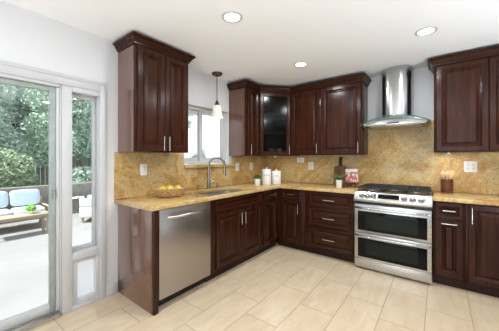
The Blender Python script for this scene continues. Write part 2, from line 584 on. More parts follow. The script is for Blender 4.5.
structure(w.build('wall_rear', WALL_DARKENED, smooth=0), 'unseen wall behind the viewer, darkened to limit reflections, with an added window', 'wall')

# left wall with the sliding door opening and the sink window opening
DY0, DY1, DZ = -4.95, -2.80, 1.945       # door and sidelight opening
WY0, WY1, WZ0, WZ1 = -1.86, -1.052, 1.232, 2.0  # kitchen window opening
w = MB()
w.box(-0.14, 0, YB, DY0, -0.12, CEIL_Z)
w.box(-0.14, 0, DY0, DY1, DZ, CEIL_Z)
w.box(-0.14, 0, DY0, DY1, -0.12, -0.001)
w.box(-0.14, 0, DY1, WY0, -0.12, CEIL_Z)
w.box(-0.14, 0, WY0, WY1, -0.12, WZ0)
w.box(-0.14, 0, WY0, WY1, WZ1, CEIL_Z)
w.box(-0.14, 0, WY1, 0, -0.12, CEIL_Z)
structure(w.build('wall_left', PAINT, smooth=0), 'white wall with the sliding glass door and sink window', 'wall')

structure(B(0, 0.014, -2.775, -2.665, 0, 0.105).build('baseboard_left', TRIM, bevel=0.004), 'short white baseboard between the sidelight and the end panel', 'baseboard')
structure(B(0, 0.014, YB, DY0 - 0.06, 0, 0.105).build('baseboard_side', TRIM, bevel=0.004), 'white baseboard beyond the sliding door', 'baseboard')

# casing round the sliding door and sidelight
t = MB()
t.box(0, 0.018, -2.825, -2.776, 0, 2.0)
t.box(0, 0.018, DY0 - 0.05, -2.825, 1.925, 2.0)
t.box(0, 0.018, DY0 - 0.05, DY0 + 0.01, 0, 1.925)
t.box(0, 0.024, DY0 - 0.055, -2.772, 1.985, 2.005)
structure(t.build('trim_1', TRIM, bevel=0.003), 'white casing around the sliding door and sidelight', 'trim')

# sliding glass door
door = empty_structure('door_1', 'white framed sliding glass door opening to the patio', 'door', (0, 0, 0))
f = MB()
f.box(-0.12, 0.006, DY0 + 0.002, -3.13, 1.90, 1.943)
f.box(-0.12, 0.006, DY0 + 0.002, DY0 + 0.05, 0.0, 1.90)
f.box(-0.12, -0.002, -3.128, -3.118, 0.0, 1.943)
f.build('frame', VINYL, door, bevel=0.003)
f = B(-0.13, 0.03, DY0 + 0.05, -3.13, 0.001, 0.035)
f.box(-0.02, -0.01, DY0 + 0.05, -3.13, 0.035, 0.05)
f.build('track', CHROME, door, bevel=0.002)
STILE = mottled('grey_green_aluminium', (0.30, 0.34, 0.315), (0.36, 0.40, 0.375), 10, 0.4)
RAIL = mottled('pale_aluminium', (0.55, 0.56, 0.56), (0.62, 0.63, 0.63), 10, 0.35)
def slider(y0, y1, x0, x1, name):
    s = MB()
    s.box(x0, x1, y0, y0 + 0.04, 0.052, 1.898)
    s.box(x0, x1, y1 - 0.04, y1, 0.052, 1.898)
    s.box(x0, x1, y0 + 0.04, y1 - 0.04, 1.86, 1.898)
    s = s.build(name, STILE, door, bevel=0.003)
    r = B(x0, x1, y0 + 0.04, y1 - 0.04, 0.052, 0.115).build('bottom_rail', RAIL, s, bevel=0.003)
    B((x0 + x1) / 2 - 0.004, (x0 + x1) / 2 + 0.004, y0 + 0.035, y1 - 0.035, 0.1, 1.87).build('pane', GLASS, s)
    return s
slider(-4.06, -3.152, -0.055, -0.02, 'sliding_panel')
slider(-4.895, -4.02, -0.105, -0.07, 'fixed_panel')
B(-0.11, -0.012, -3.150, -3.129, 0.036, 1.898).build('jamb', VINYL, door, bevel=0.002)
lt = MB()
lt.box(-0.02, 0.004, -3.172, -3.158, 0.98, 1.06)
lt.build('latch', CHROME, door, bevel=0.002)

# sidelight with the pet door panel below
sl = empty_structure('window_2', 'narrow tall sidelight with a pet door below', 'window', (0, 0, 0))
f = MB()
f.box(-0.13, 0.008, -3.117, -3.042, 0.0, 1.943)
f.box(-0.13, 0.008, -2.826, -2.802, 0.0, 1.943)
f.box(-0.13, 0.008, -3.042, -2.826, 1.885, 1.943)
f.box(-0.13, 0.008, -3.042, -2.826, 0.425, 0.487)
f.box(-0.13, 0.008, -3.042, -2.826, 0.0, 0.03)
f.build('frame', VINYL, sl, bevel=0.003)
s = MB()
s.box(-0.115, -0.075, -3.041, -3.02, 0.488, 1.884)
s.box(-0.115, -0.075, -2.85, -2.827, 0.488, 1.884)
s.box(-0.115, -0.075, -3.02, -2.85, 1.855, 1.884)
s.box(-0.115, -0.075, -3.02, -2.85, 0.488, 0.515)
s.build('sash', VINYL, sl, bevel=0.002)
B(-0.098, -0.092, -3.022, -2.848, 0.51, 1.86).build('pane', GLASS, sl)
pd = MB()
pd.box(-0.06, -0.005, -3.041, -3.0, 0.031, 0.424)
pd.box(-0.06, -0.005, -2.854, -2.827, 0.031, 0.424)
pd.box(-0.06, -0.005, -3.0, -2.854, 0.395, 0.424)
pd.box(-0.06, -0.005, -3.0, -2.854, 0.031, 0.07)
pd = pd.build('pet_door', VINYL, sl, bevel=0.003)
B(-0.035, -0.03, -2.998, -2.856, 0.072, 0.393).build('flap', FLAP, pd)

# kitchen window over the sink
kw = empty_structure('window_1', 'white sliding window above the sink', 'window', (0, 0, 0))
f = MB()
f.box(-0.13, -0.06, WY0 + 0.001, WY0 + 0.035, WZ0 + 0.01, WZ1 - 0.001)
f.box(-0.13, -0.06, WY1 - 0.035, WY1 - 0.001, WZ0 + 0.01, WZ1 - 0.001)
f.box(-0.13, -0.06, WY0 + 0.035, WY1 - 0.035, WZ1 - 0.04, WZ1 - 0.001)
f.box(-0.13, -0.06, WY0 + 0.035, WY1 - 0.035, WZ0 + 0.01, WZ0 + 0.045)
f.build('frame', VINYL, kw, bevel=0.003)
def sash(y0, y1, x0, x1):
    s = MB()
    s.box(x0, x1, y0, y0 + 0.045, WZ0 + 0.046, WZ1 - 0.041)
    s.box(x0, x1, y1 - 0.045, y1, WZ0 + 0.046, WZ1 - 0.041)
    s.box(x0, x1, y0 + 0.045, y1 - 0.045, WZ1 - 0.085, WZ1 - 0.041)
    s.box(x0, x1, y0 + 0.045, y1 - 0.045, WZ0 + 0.046, WZ0 + 0.09)
    s = s.build('sash', VINYL, kw, bevel=0.003)
    B((x0 + x1) / 2 - 0.003, (x0 + x1) / 2 + 0.003, y0 + 0.04, y1 - 0.04, WZ0 + 0.085, WZ1 - 0.08).build('pane', GLASS, s)
sash(WY0 + 0.036, -1.50, -0.125, -0.098)
sash(-1.545, WY1 - 0.036, -0.094, -0.066)

# unseen rear window, added to let sky light in (behind the viewer)
rw = empty_structure('added_rear_window', 'wide white window added in the unseen rear wall to let light in', 'window')
f = MB()
for x in (0.7, 1.68, 2.68, 3.64):
    f.box(x + 0.001, x + 0.059, YB - 0.11, YB - 0.05, 0.301, 2.199)
f.box(0.76, 3.64, YB - 0.11, YB - 0.05, 0.301, 0.36)
f.box(0.76, 3.64, YB - 0.11, YB - 0.05, 2.14, 2.199)
f.build('frame', VINYL, rw, bevel=0.003)

# ------------------------------------------------------------ cabinets
def rings(mb, w, h, prof, x0=0, z0=0):
    """nested rectangles in the x-z plane; prof = (inset, outward depth); outward is -y"""
    loops = []
    for ins, d in prof:
        loops.append([(x0 + ins, -d, z0 + ins), (x0 + w - ins, -d, z0 + ins), (x0 + w - ins, -d, z0 + h - ins), (x0 + ins, -d, z0 + h - ins)])
    mb.loft(loops, cap=True)
    return mb

def bar_pull(parent, c, length, vertical, name='handle'):
    h = MB()
    L = length / 2
    if vertical:
        h.tube([(c[0], c[1] - 0.03, c[2] - L), (c[0], c[1] - 0.03, c[2] + L)], 0.0054, 10)
        for s in (-1, 1):
            h.tube([(c[0], c[1] + 0.0, c[2] + s * L * 0.72), (c[0], c[1] - 0.03, c[2] + s * L * 0.72)], 0.005, 8)
    else:
        h.tube([(c[0] - L, c[1] - 0.03, c[2]), (c[0] + L, c[1] - 0.03, c[2])], 0.0054, 10)
        for s in (-1, 1):
            h.tube([(c[0] + s * L * 0.72, c[1] + 0.0, c[2]), (c[0] + s * L * 0.72, c[1] - 0.03, c[2])], 0.005, 8)
    return h.build(name, CHROME, parent)

def front(root, kind, x0, x1, z0, z1, y, handle=None, fw=None, loc=None, rot=None, glazed=False):
    """raised-panel door or drawer front, back face at local y"""
    w_, h_ = x1 - x0, z1 - z0
    fw = fw or (0.064 if kind == 'door' else 0.046)
    m = WOOD if kind == 'door' else WOODH
    mb = MB()
    # frame as a ring with a hole: loft outer back -> outer front -> inner lip
    prof = [(fw, 0.0), (0, 0.0), (0, 0.016), (0.004, 0.021), (fw - 0.016, 0.021), (fw - 0.010, 0.0165), (fw - 0.008, 0.012), (fw, 0.006), (fw, 0.0)]
    loops = [[(x0 + i, -d, z0 + i), (x1 - i, -d, z0 + i), (x1 - i, -d, z1 - i), (x0 + i, -d, z1 - i)] for i, d in prof]
    mb.loft(loops, cap=False)
    bmesh.ops.remove_doubles(mb.bm, verts=mb.bm.verts, dist=1e-5)
    o = mb.build(kind, m, root, smooth=20)
    o.location = loc if loc else (0, y, 0)
    if rot:
        o.rotation_euler = (0, 0, rot)
    if glazed:
        B(x0 + fw - 0.006, x1 - fw + 0.006, -0.008, -0.003, z0 + fw - 0.006, z1 - fw + 0.006).build('glass_pane', GLASS_CAB, o)
    else:
        pm = MB()
        k = min(0.034, (min(w_, h_) - 2 * fw) * 0.28)
        rings(pm, w_ - 2 * fw + 0.008, h_ - 2 * fw + 0.008, [(0, 0.001), (0, 0.003), (0.009, 0.003), (0.010, 0.0055), (k, 0.017), (k + 0.002, 0.0195)], x0 + fw - 0.004, z0 + fw - 0.004)
        pm.build('raised_panel', m, o, smooth=15)
    if handle:
        (hx, hz, L, v) = handle
        bar_pull(o, (hx, -0.02, hz), L, v)
    return o

def base_cab(label, loc, rot, w_, fronts, x_body0=0.0, name='base_cabinet', toe=(0.0, None), body_mat=None):
    r = thing(name, label, 'cabinet', loc, rot)
    if name == 'sink_cabinet':
        bb = MB()
        bb.box(0, 0.018, -0.61, -0.012, 0.102, 0.8735)
        bb.box(w_ - 0.018, w_, -0.61, -0.012, 0.102, 0.8735)
        bb.box(0.018, w_ - 0.018, -0.61, -0.012, 0.102, 0.12)
        bb.box(0.018, w_ - 0.018, -0.61, -0.59, 0.12, 0.8735)
        bb.build('body', WOOD, r, smooth=0)
    else:
        B(x_body0, w_, -0.61, -0.012, 0.102, 0.8735).build('body', WOOD, r, bevel=0.0015)
    t1 = w_ if toe[1] is None else toe[1]
    B(toe[0], t1, -0.55, -0.50, 0.001, 0.101).build('toe_kick', WOOD_TOE, r)
    for fr in fronts:
        front(r, fr[0], fr[1], fr[2], fr[3], fr[4], -0.6105, fr[5] if len(fr) > 5 else None)
    return r

Q = R(90)
# left run, local x = world y
ep = thing('end_panel', 'tall glossy dark wood panel closing the dishwasher end of the counter', 'panel', (0, -2.66, 0), Q)
B(0, 0.02, -0.60, -0.001, 0.001, 0.8735).build('panel', WOOD_SIDE, ep, bevel=0.0015)
B(0, 0.044, -0.63, -0.6005, 0.001, 0.8735).build('front_stile', WOOD, ep, bevel=0.0015)

dw = thing('dishwasher', 'stainless steel dishwasher with a curved bar handle under the counter', 'dishwasher', (0, -2.613, 0), Q)
B(0.003, 0.597, -0.58, -0.03, 0.11, 0.87).build('tub', BLACK, dw)
B(0.003, 0.597, -0.632, -0.581, 0.105, 0.868).build('door', STEEL_DW, dw, bevel=0.004)
B(0.01, 0.59, -0.54, -0.52, 0.001, 0.109).build('toe_kick', BLACK, dw)
h = MB()
pts = [(0.085 + 0.43 * t, -0.632 - 0.045 * math.sin(math.pi * t) ** 0.45, 0.795) for t in [i / 20 for i in range(21)]]
h.tube(pts, 0.0135, 10)
h.build('handle', CHROME, dw)
B(0.10, 0.50, -0.6335, -0.632, 0.795, 0.83).build('handle_recess', STEEL_DW, dw)

base_cab('wide dark wood sink cabinet with two doors under the sink', (0, -2.008, 0), Q, 0.953,
         [('drawer', 0.085, 0.935, 0.725, 0.862),
          ('door', 0.085, 0.508, 0.118, 0.712, (0.478, 0.60, 0.14, True)),
          ('door', 0.514, 0.935, 0.118, 0.712, (0.546, 0.60, 0.14, True))], name='sink_cabinet')
base_cab('narrow dark wood pull-out cabinet between sink cabinet and corner', (0, -1.053, 0), Q, 0.438,
         [('drawer', 0.035, 0.36, 0.725, 0.862, (0.2, 0.795, 0.12, False)),
          ('door', 0.035, 0.36, 0.118, 0.712, (0.2, 0.675, 0.12, False))], name='pull_out_cabinet')
# back run
base_cab('dark wood corner cabinet with one drawer over one door', (0, 0, 0), 0, 1.032,
         [('drawer', 0.675, 0.975, 0.725, 0.862, (0.835, 0.795, 0.12, False)),
          ('door', 0.675, 0.975, 0.118, 0.712, (0.945, 0.60, 0.14, True))], 0.012, name='corner_base_cabinet', toe=(0.56, 1.032))
base_cab('dark wood three-drawer cabinet left of the range', (1.034, 0, 0), 0, 0.66,
         [('drawer', 0.055, 0.64, 0.665, 0.862, (0.345, 0.765, 0.15, False)),
          ('drawer', 0.055, 0.64, 0.402, 0.652, (0.345, 0.527, 0.15, False)),
          ('drawer', 0.055, 0.64, 0.118, 0.39, (0.345, 0.252, 0.15, False))], name='drawer_cabinet')
base_cab('narrow dark wood cabinet right of the range with drawer over door', (2.464, 0, 0), 0, 0.252,
         [('drawer', 0.02, 0.236, 0.70, 0.862, (0.128, 0.785, 0.10, False)),
          ('door', 0.02, 0.236, 0.118, 0.688, (0.128, 0.655, 0.12, False))], name='base_cabinet')
base_cab('dark wood full-height door cabinet at the right edge', (2.718, 0, 0), 0, 0.86,
         [('door', 0.02, 0.425, 0.118, 0.862, (0.045, 0.765, 0.15, True)),
          ('door', 0.432, 0.84, 0.118, 0.862, (0.80, 0.765, 0.15, True))], name='base_cabinet')

# wall cabinets
def crown_profile(mb, path, z0, z1, flare):
    """path: list of (point, outward dir) in plan; a stepped cove crown"""
    prof = [(0.0, z0), (0.012, z0), (0.014, z0 + 0.012), (0.022, z0 + 0.02), (flare * 0.75, z1 - 0.022), (flare, z1 - 0.018), (flare, z1), (0.0, z1)]
    loops = []
    for p, d in path:
        loops.append([(p[0] + d[0] * o_, p[1] + d[1] * o_, z) for o_, z in prof])
    mb.loft(loops)
    return mb

def wall_cab(label, loc, rot, w_, z0, z1, doors, crown_path, zc=2.425, d=0.33):
    r = thing('wall_cabinet', label, 'cabinet', loc, rot)
    B(0.0, w_, -d, -0.002, z0, z1).build('body', WOOD, r, bevel=0.0015)
    if 'window' in label:
        B(-0.004, -0.0005, -d + 0.03, -0.002, z0, z1 - 0.03).build('side_panel', WOOD_SIDE, r)
    for (x0, x1, hd) in doors:
        front(r, 'door', x0, x1, z0 + 0.012, z1 - 0.035, -d - 0.0005, hd)
    mb = MB()
    crown_profile(mb, crown_path, z1 - 0.025, zc, 0.055)
    mb.build('crown', WOODH, r, smooth=25)
    return r

s2 = 1.0
wall_cab('tall two-door dark wood wall cabinet left of the window', (0, -2.655, 0), Q, 0.593, 1.37, 2.375,
         [(0.012, 0.292, (0.266, 1.455, 0.14, True)), (0.298, 0.581, (0.326, 1.455, 0.14, True))],
         [((0.0, -0.003), (-1, 0)), ((0.0, -0.33), (-1, -1)), ((0.593, -0.33), (1, -1)), ((0.593, -0.003), (1, 0))])
wall_cab('narrow dark wood wall cabinet right of the window', (0, -1.03, 0), Q, 0.315, 1.352, 2.352,
         [(0.03, 0.307, (0.055, 1.445, 0.14, True))],
         [((0.0, -0.003), (-1, 0)), ((0.0, -0.33), (-1, -1)), ((0.315, -0.33), (0, -1))], 2.41)
# diagonal corner wall cabinet with glass door
cc = thing('corner_wall_cabinet', 'diagonal dark wood corner wall cabinet with a glass door', 'cabinet', (0, 0, 0))
Z0, Z1 = 1.352, 2.352
out = [(0.002, -0.002), (0.002, -0.713), (0.33, -0.713), (0.665, -0.33), (0.665, -0.002)]
c = MB()
c.prism(out, Z0, Z0 + 0.02, 'z')
c.prism(out, Z1 - 0.05, Z1, 'z')
c.box(0.002, 0.02, -0.713, -0.002, Z0 + 0.02, Z1 - 0.05)
c.box(0.02, 0.665, -0.02, -0.002, Z0 + 0.02, Z1 - 0.05)
c.box(0.02, 0.33, -0.713, -0.695, Z0 + 0.02, Z1 - 0.05)
c.box(0.647, 0.665, -0.33, -0.02, Z0 + 0.02, Z1 - 0.05)
c.build('body', WOOD, cc)
ins = [(0.022, -0.022), (0.022, -0.69), (0.325, -0.69), (0.645, -0.325), (0.645, -0.022)]
for zz in (Z0 + 0.34, Z0 + 0.64):
    MB().prism(ins, zz, zz + 0.016, 'z').build('shelf', WOOD_IN, cc)
A, Bp = Vector((0.33, -0.713)), Vector((0.665, -0.33))
dd = (Bp - A)
ang = math.atan2(dd.y, dd.x)
Ld = dd.length
nrm = Vector((math.sin(ang), -math.cos(ang)))
front(cc, 'door', 0.012, Ld - 0.012, Z0 + 0.012, Z1 - 0.035, 0, (Ld - 0.04, 1.445, 0.14, True), 0.062,
      loc=(A.x + nrm.x * 0.001, A.y + nrm.y * 0.001, 0), rot=ang, glazed=True)
mb = MB()
h1 = math.tan((ang) / 2)
h2 = math.tan((Q - ang) / 2)
crown_profile(mb, [((0.33, -0.713), (1, -h2)), ((0.665, -0.33), (h1, -1))], Z1 - 0.025, 2.41, 0.055)
mb.build('crown', WOODH, cc, smooth=25)

wall_cab('single-door dark wood wall cabinet beside the corner glass cabinet', (0.668, 0, 0), 0, 0.478, 1.36, 2.352,
         [(0.012, 0.470, (0.438, 1.455, 0.14, True))], [((0.0, -0.33), (0, -1)), ((0.478, -0.33), (0, -1))], 2.41)
wall_cab('wide single-door dark wood wall cabinet left of the range hood', (1.1475, 0, 0), 0, 0.562, 1.36, 2.352,
         [(0.012, 0.55, (0.522, 1.455, 0.14, True))],
         [((0.0, -0.33), (0, -1)), ((0.562, -0.33), (1, -1)), ((0.562, -0.003), (1, 0))], 2.41)
wall_cab('dark wood wall cabinet right of the range hood', (2.466, 0, 0), 0, 0.9, 1.378, 2.37,
         [(0.022, 0.447, None), (0.453, 0.888, None)],
         [((0.0, -0.003), (-1, 0)), ((0.0, -0.33), (-1, -1)), ((0.9, -0.33), (1, -1)), ((0.9, -0.003), (1, 0))], 2.425)

# crockery behind the glass door
def cup(x, y, z, s, label):
    o = MB().lathe([(0.02 * s, 0), (0.032 * s, 0.012 * s), (0.04 * s, 0.05 * s), (0.042 * s, 0.085 * s), (0.038 * s, 0.085 * s), (0.034 * s, 0.03 * s), (0.001, 0.02 * s)], 20, (0, 0, 0)).build('cup', CERAM, loc=(x, y, z))
    tag(o, label, 'cup', 'cups in the glass corner cabinet')
cup(0.40, -0.46, Z0 + 0.021, 1.1, 'left white cup on the bottom shelf behind the glass door')
cup(0.48, -0.38, Z0 + 0.021, 1.1, 'right white cup on the bottom shelf behind the glass door')

# puck lights under wall cabinets
def puck(x, y, z, label):
    r = thing('under_cabinet_light', label, 'light', (x, y, z))
    MB().lathe([(0.034, -0.001), (0.034, -0.012), (0.028, -0.014), (0.001, -0.014)], 20).build('housing', CHROME, r)
    MB().lathe([(0.024, -0.0145), (0.02, -0.018), (0.001, -0.019)], 20).build('lens', PUCK, r)
    L = bpy.data.objects.new('lamp', bpy.data.lights.new('puck_lamp', 'AREA'))
    L.data.shape = 'DISK'
    L.data.size = 0.05
    L.data.energy = PUCK_POWER
    L.data.color = (1.0, 0.95, 0.88)
    L.location = (0, 0, -0.021)
    COL.objects.link(L)
    L.parent = r
puck(0.44, -0.42, Z0, 'small round puck light under the glass corner cabinet')
puck(2.60, -0.2, 1.378, 'small round puck light under the wall cabinet right of the hood')

# ------------------------------------------------------------ counters, splash, sink
CZ0, CZ1 = 0.875, 0.914
SCX, SCY, SRX, SRY = 0.372, -1.635, 0.212, 0.335
def superell(cx_, cy_, rx, ry, n=40, e=0.62):
    pts = []
    for i in range(n):
        a = 2 * math.pi * i / n
        ca, sa = math.cos(a), math.sin(a)
        pts.append((cx_ + rx * math.copysign(abs(ca) ** e, ca), cy_ + ry * math.copysign(abs(sa) ** e, sa)))
    return pts
bm = bmesh.new()
outer = [(0.002, -0.002), (0.002, -2.695), (0.65, -2.695), (0.65, -0.65), (1.697, -0.65), (1.697, -0.002)]
hole = superell(SCX, SCY, SRX, SRY)
for loop in (outer, hole):
    vs = [bm.verts.new((x, y, CZ0)) for x, y in loop]
    for i in range(len(vs)):
        bm.edges.new((vs[i], vs[(i + 1) % len(vs)]))
bmesh.ops.triangle_fill(bm, use_beauty=True, use_dissolve=False, edges=bm.edges[:])
ext = bmesh.ops.extrude_face_region(bm, geom=bm.faces[:])
for g in ext['geom']:
    if isinstance(g, bmesh.types.BMVert):
        g.co.z = CZ1
ct = MB()
ct.bm.free()
ct.bm = bm
tag(ct.build('countertop', GRAN, bevel=0.005, smooth=30), 'L-shaped golden granite countertop around the sink and corner', 'countertop')
tag(B(2.461, 3.6, -0.65, -0.002, CZ0, CZ1).build('countertop', GRAN, bevel=0.005), 'golden granite countertop right of the range', 'countertop')

SPL = 0.016
b = MB()
b.box(0.001, SPL, -2.695, -1.872, CZ1 + 0.001, 1.368)
b.box(0.001, SPL, -1.872, -0.945, CZ1 + 0.001, 1.186)
b.box(0.001, SPL, -0.945, -0.001, CZ1 + 0.001, 1.350)
tag(b.build('backsplash', GRAN_SPLASH, smooth=0), 'golden granite backsplash on the sink wall under the window', 'backsplash')
b = MB()
b.box(SPL + 0.001, 1.712, -SPL, -0.001, CZ1 + 0.001, 1.350)
b.box(1.712, 2.464, -SPL, -0.001, CZ1 + 0.001, 1.78)
b.box(2.464, 3.6, -SPL, -0.001, CZ1 + 0.001, 1.376)
tag(b.build('backsplash', GRAN_SPLASH, smooth=0), 'golden granite backsplash on the range wall', 'backsplash')
sill = B(-0.055, 0.045, -1.87, -0.95, 1.188, 1.2305)
tag(sill.build('windowsill', GRAN, bevel=0.006), 'thick golden granite ledge under the sink window', 'windowsill')

# sink basin
sk = thing('sink', 'oval stainless steel undermount sink in the granite countertop', 'sink', (0, 0, 0))
loops = []
for k, z in ((1.06, 0.8745), (1.0, 0.8743), (0.985, 0.80), (0.95, 0.735), (0.86, 0.71), (0.12, 0.70)):
    loops.append([(x, y, z) for x, y in superell(SCX, SCY, SRX * k, SRY * k)])
MB().loft(loops, cap=False).build('basin', STEEL, sk)
MB().lathe([(0.045, 0.0), (0.042, 0.004), (0.001, 0.003)], 24, (SCX, SCY, 0.700)).build('drain', CHROME, sk)

# faucet
fa = thing('faucet', 'tall brushed nickel gooseneck faucet behind the sink', 'faucet', (0.115, -1.55, CZ1 + 0.0005))
MB().lathe([(0.028, 0), (0.028, 0.006), (0.022, 0.012), (0.019, 0.10), (0.016, 0.13)], 20).build('base', NICKEL, fa)
pth = [(0, 0, 0.12), (0, 0, 0.30)]
RG = 0.105
dx, dy = 0.62, 0.78
for i in range(1, 15):
    a = math.pi * i / 14
    rr = RG * (1 - math.cos(a))
    pth.append((rr * dx, rr * dy, 0.30 + RG * math.sin(a)))
pth.append((2 * RG * dx, 2 * RG * dy, 0.26))
MB().tube(pth, 0.0145, 12).build('neck', NICKEL, fa)
MB().tube([(2 * RG * dx, 2 * RG * dy, 0.26), (2 * RG * dx, 2 * RG * dy, 0.17)], [0.0155, 0.0185], 14).build('spray_head', NICKEL, fa)
MB().tube([(0, 0.015, 0.075), (0.005, 0.045, 0.08), (0.02, 0.095, 0.10)], [0.011, 0.009, 0.006], 10).build('lever', NICKEL, fa)
sd = thing('soap_dispenser', 'short nickel soap pump on the counter left of the faucet', 'dispenser', (0.09, -1.72, CZ1 + 0.0005))
MB().lathe([(0.018, 0), (0.018, 0.006), (0.010, 0.012), (0.010, 0.045), (0.013, 0.05), (0.013, 0.06), (0.001, 0.062)], 16).build('base', NICKEL, sd)
MB().tube([(0, 0, 0.055), (0.03, 0, 0.062), (0.06, 0, 0.052)], 0.005, 8).build('spout', NICKEL, sd)
ag = MB().lathe([(0.02, 0), (0.02, 0.045), (0.016, 0.055), (0.001, 0.057)], 18).build('air_gap_cap', NICKEL, loc=(0.09, -1.36, CZ1 + 0.0005))
tag(ag, 'short nickel cylinder cap on the counter right of the faucet', 'cap')

# outlets and switches: local x across, y outward is -y
def plate(name, label, cat, loc, rot, w_, h_, gang, horizontal=False):
    r = thing(name, label, cat, loc, rot)
    B(-w_ / 2, w_ / 2, -0.006, -0.0005, -h_ / 2, h_ / 2).build('cover_plate', PLAST, r, bevel=0.0015)
    for g in range(gang):
        gx = (g - (gang - 1) / 2) * 0.046
        if name == 'light_switch':
            B(gx - 0.017, gx + 0.017, -0.009, -0.0065, -0.033, 0.033).build('rocker', PLASTD, r, bevel=0.001)
        else:
            for s in (-1, 1):
                o = (s * 0.02, 0) if horizontal else (gx, s * 0.02)
                f_ = B(o[0] - 0.014, o[0] + 0.014, -0.008, -0.0065, o[1] - 0.014, o[1] + 0.014).build('socket', PLASTD, r, bevel=0.001)
                q = MB()
                for k in (-0.005, 0.005):
                    if horizontal:
                        q.box(o[0] - 0.004, o[0] + 0.004, -0.0086, -0.0081, o[1] + k - 0.001, o[1] + k + 0.001)
                    else:
                        q.box(o[0] + k - 0.001, o[0] + k + 0.001, -0.0086, -0.0081, o[1] - 0.004, o[1] + 0.004)
                q.build('slots', DARKHOLE, f_)
    return r
plate('light_switch', 'white switch plate on the backsplash above the fruit basket', 'switch', (SPL, -2.40, 1.19), Q, 0.075, 0.122, 1)
plate('outlet', 'white outlet on the sink backsplash right of the faucet', 'outlet', (SPL, -0.855, 1.178), Q, 0.08, 0.12, 1)
plate('light_switch', 'narrow white switch plate on the backsplash above the potted herb', 'switch', (SPL, -0.50, 1.18), Q, 0.08, 0.125, 1)
plate('outlet', 'white vertical outlet on the range backsplash left of the cutting board', 'outlet', (0.865, -SPL, 1.19), 0, 0.085, 0.125, 1)
plate('outlet', 'white sideways outlet high on the backsplash under the corner cabinets', 'outlet', (0.685, -SPL, 1.285), 0, 0.13, 0.085, 1, True)
plate('outlet', 'white square double outlet on the backsplash right of the utensil crock', 'outlet', (2.80, -SPL, 1.215), 0, 0.115, 0.125, 2)

# ------------------------------------------------------------ range
RW = 0.757
rg = thing('range', 'stainless steel gas range with two oven doors', 'range', (1.700, 0, 0))
B(0.002, RW - 0.002, -0.628, -0.025, 0.03, 0.905).build('body', BLACK, rg)
for x in (0.05, RW - 0.05):
    for y in (-0.58, -0.08):
        MB().lathe([(0.018, 0.0005), (0.018, 0.03)], 12, (x, y, 0)).build('leg', BLACK, rg)
def oven_door(z0, z1, wz0, wz1, hz):
    d_ = B(0.003, RW - 0.003, -0.668, -0.629, z0, z1).build('oven_door', STEEL, rg, bevel=0.004)
    B(0.04, RW - 0.04, -0.6705, -0.6685, wz0, wz1).build('dark_glass', OVENG, d_, bevel=0.0008)
    B(0.12, RW - 0.12, -0.6715, -0.6707, wz0 + 0.035, wz1 - 0.035).build('window', OVENW, d_)
    hh = MB()
    n = 24
    pt = []
    for i in range(n + 1):
        t_ = i / n
        pt.append((0.012 + (RW - 0.024) * t_, -0.675 - 0.05 * (1 - (2 * t_ - 1) ** 4) ** 1.0 - 0.01, hz))
    loops = [[(p[0], p[1] - 0.006, p[2] - 0.014), (p[0], p[1] + 0.006, p[2] - 0.016), (p[0], p[1] + 0.006, p[2] + 0.012), (p[0], p[1] - 0.006, p[2] + 0.010)] for p in pt]
    hh.loft(loops)
    hh.box(0.010, 0.04, -0.685, -0.6685, hz - 0.012, hz + 0.010)
    hh.box(RW - 0.04, RW - 0.010, -0.685, -0.6685, hz - 0.012, hz + 0.010)
    hh.build('handle', CHROME, d_, bevel=0.003)
oven_door(0.434, 0.768, 0.462, 0.69, 0.733)
oven_door(0.125, 0.428, 0.148, 0.372, 0.405)
B(0.003, RW - 0.003, -0.664, -0.629, 0.022, 0.121).build('bottom_panel', STEEL, rg, bevel=0.003)
cp = MB()
prof = [(-0.629, 0.795), (-0.676, 0.800), (-0.690, 0.815), (-0.690, 0.832), (-0.630, 0.913), (-0.600, 0.922), (-0.585, 0.922), (-0.585, 0.906), (-0.629, 0.880)]
cp.prism(prof, -0.002, RW + 0.002, 'x')
cp = cp.build('control_panel', STEEL, rg, bevel=0.002)
# slanted face frame: from (-0.690,.832) to (-0.630,.913)
sl_dir = Vector((0, 0.060, 0.081)).normalized()
sl_n = Vector((0, -0.081, 0.060)).normalized()
sl_c = Vector((0, -0.660, 0.8725))
def onpanel(x, u, out_):
    return Vector((x, 0, 0)) + sl_c + sl_dir * u + sl_n * out_
dsp = MB()
dsp.loft([[onpanel(0.255, -0.024, o_), onpanel(0.465, -0.024, o_), onpanel(0.465, 0.03, o_), onpanel(0.255, 0.03, o_)] for o_ in (0.0003, 0.003)])
dsp.build('display', OVENG, cp)
Mk = Matrix(((1, 0, 0), (0, sl_dir.y, sl_n.y), (0, sl_dir.z, sl_n.z))).to_4x4()
for kx in (0.082, 0.145, 0.208, 0.515, 0.590, 0.665):
    Mt = Matrix.Translation(onpanel(kx, 0.0, 0.0005)) @ Mk
    kb = MB().lathe([(0.027, 0), (0.027, 0.004), (0.021, 0.008), (0.0195, 0.03), (0.017, 0.034), (0.001, 0.034)], 20, M=Mt)
    kb = kb.build('knob', KNOB, cp)
    MB().lathe([(0.031, 0.0), (0.031, 0.0025), (0.0275, 0.003), (0.0275, 0.0)], 20, M=Mt, cap=False).build('skirt', BLACK, kb)
    MB().box(-0.004, 0.004, -0.019, 0.019, 0.0345, 0.042, Mt).build('grip', CHROME, kb, bevel=0.001)
B(0.002, RW - 0.002, -0.584, -0.019, 0.9065, 0.918).build('cooktop', BLACK, rg, bevel=0.002)
burn = [(0.15, -0.45), (0.15, -0.17), (RW / 2, -0.31), (RW - 0.15, -0.45), (RW - 0.15, -0.17)]
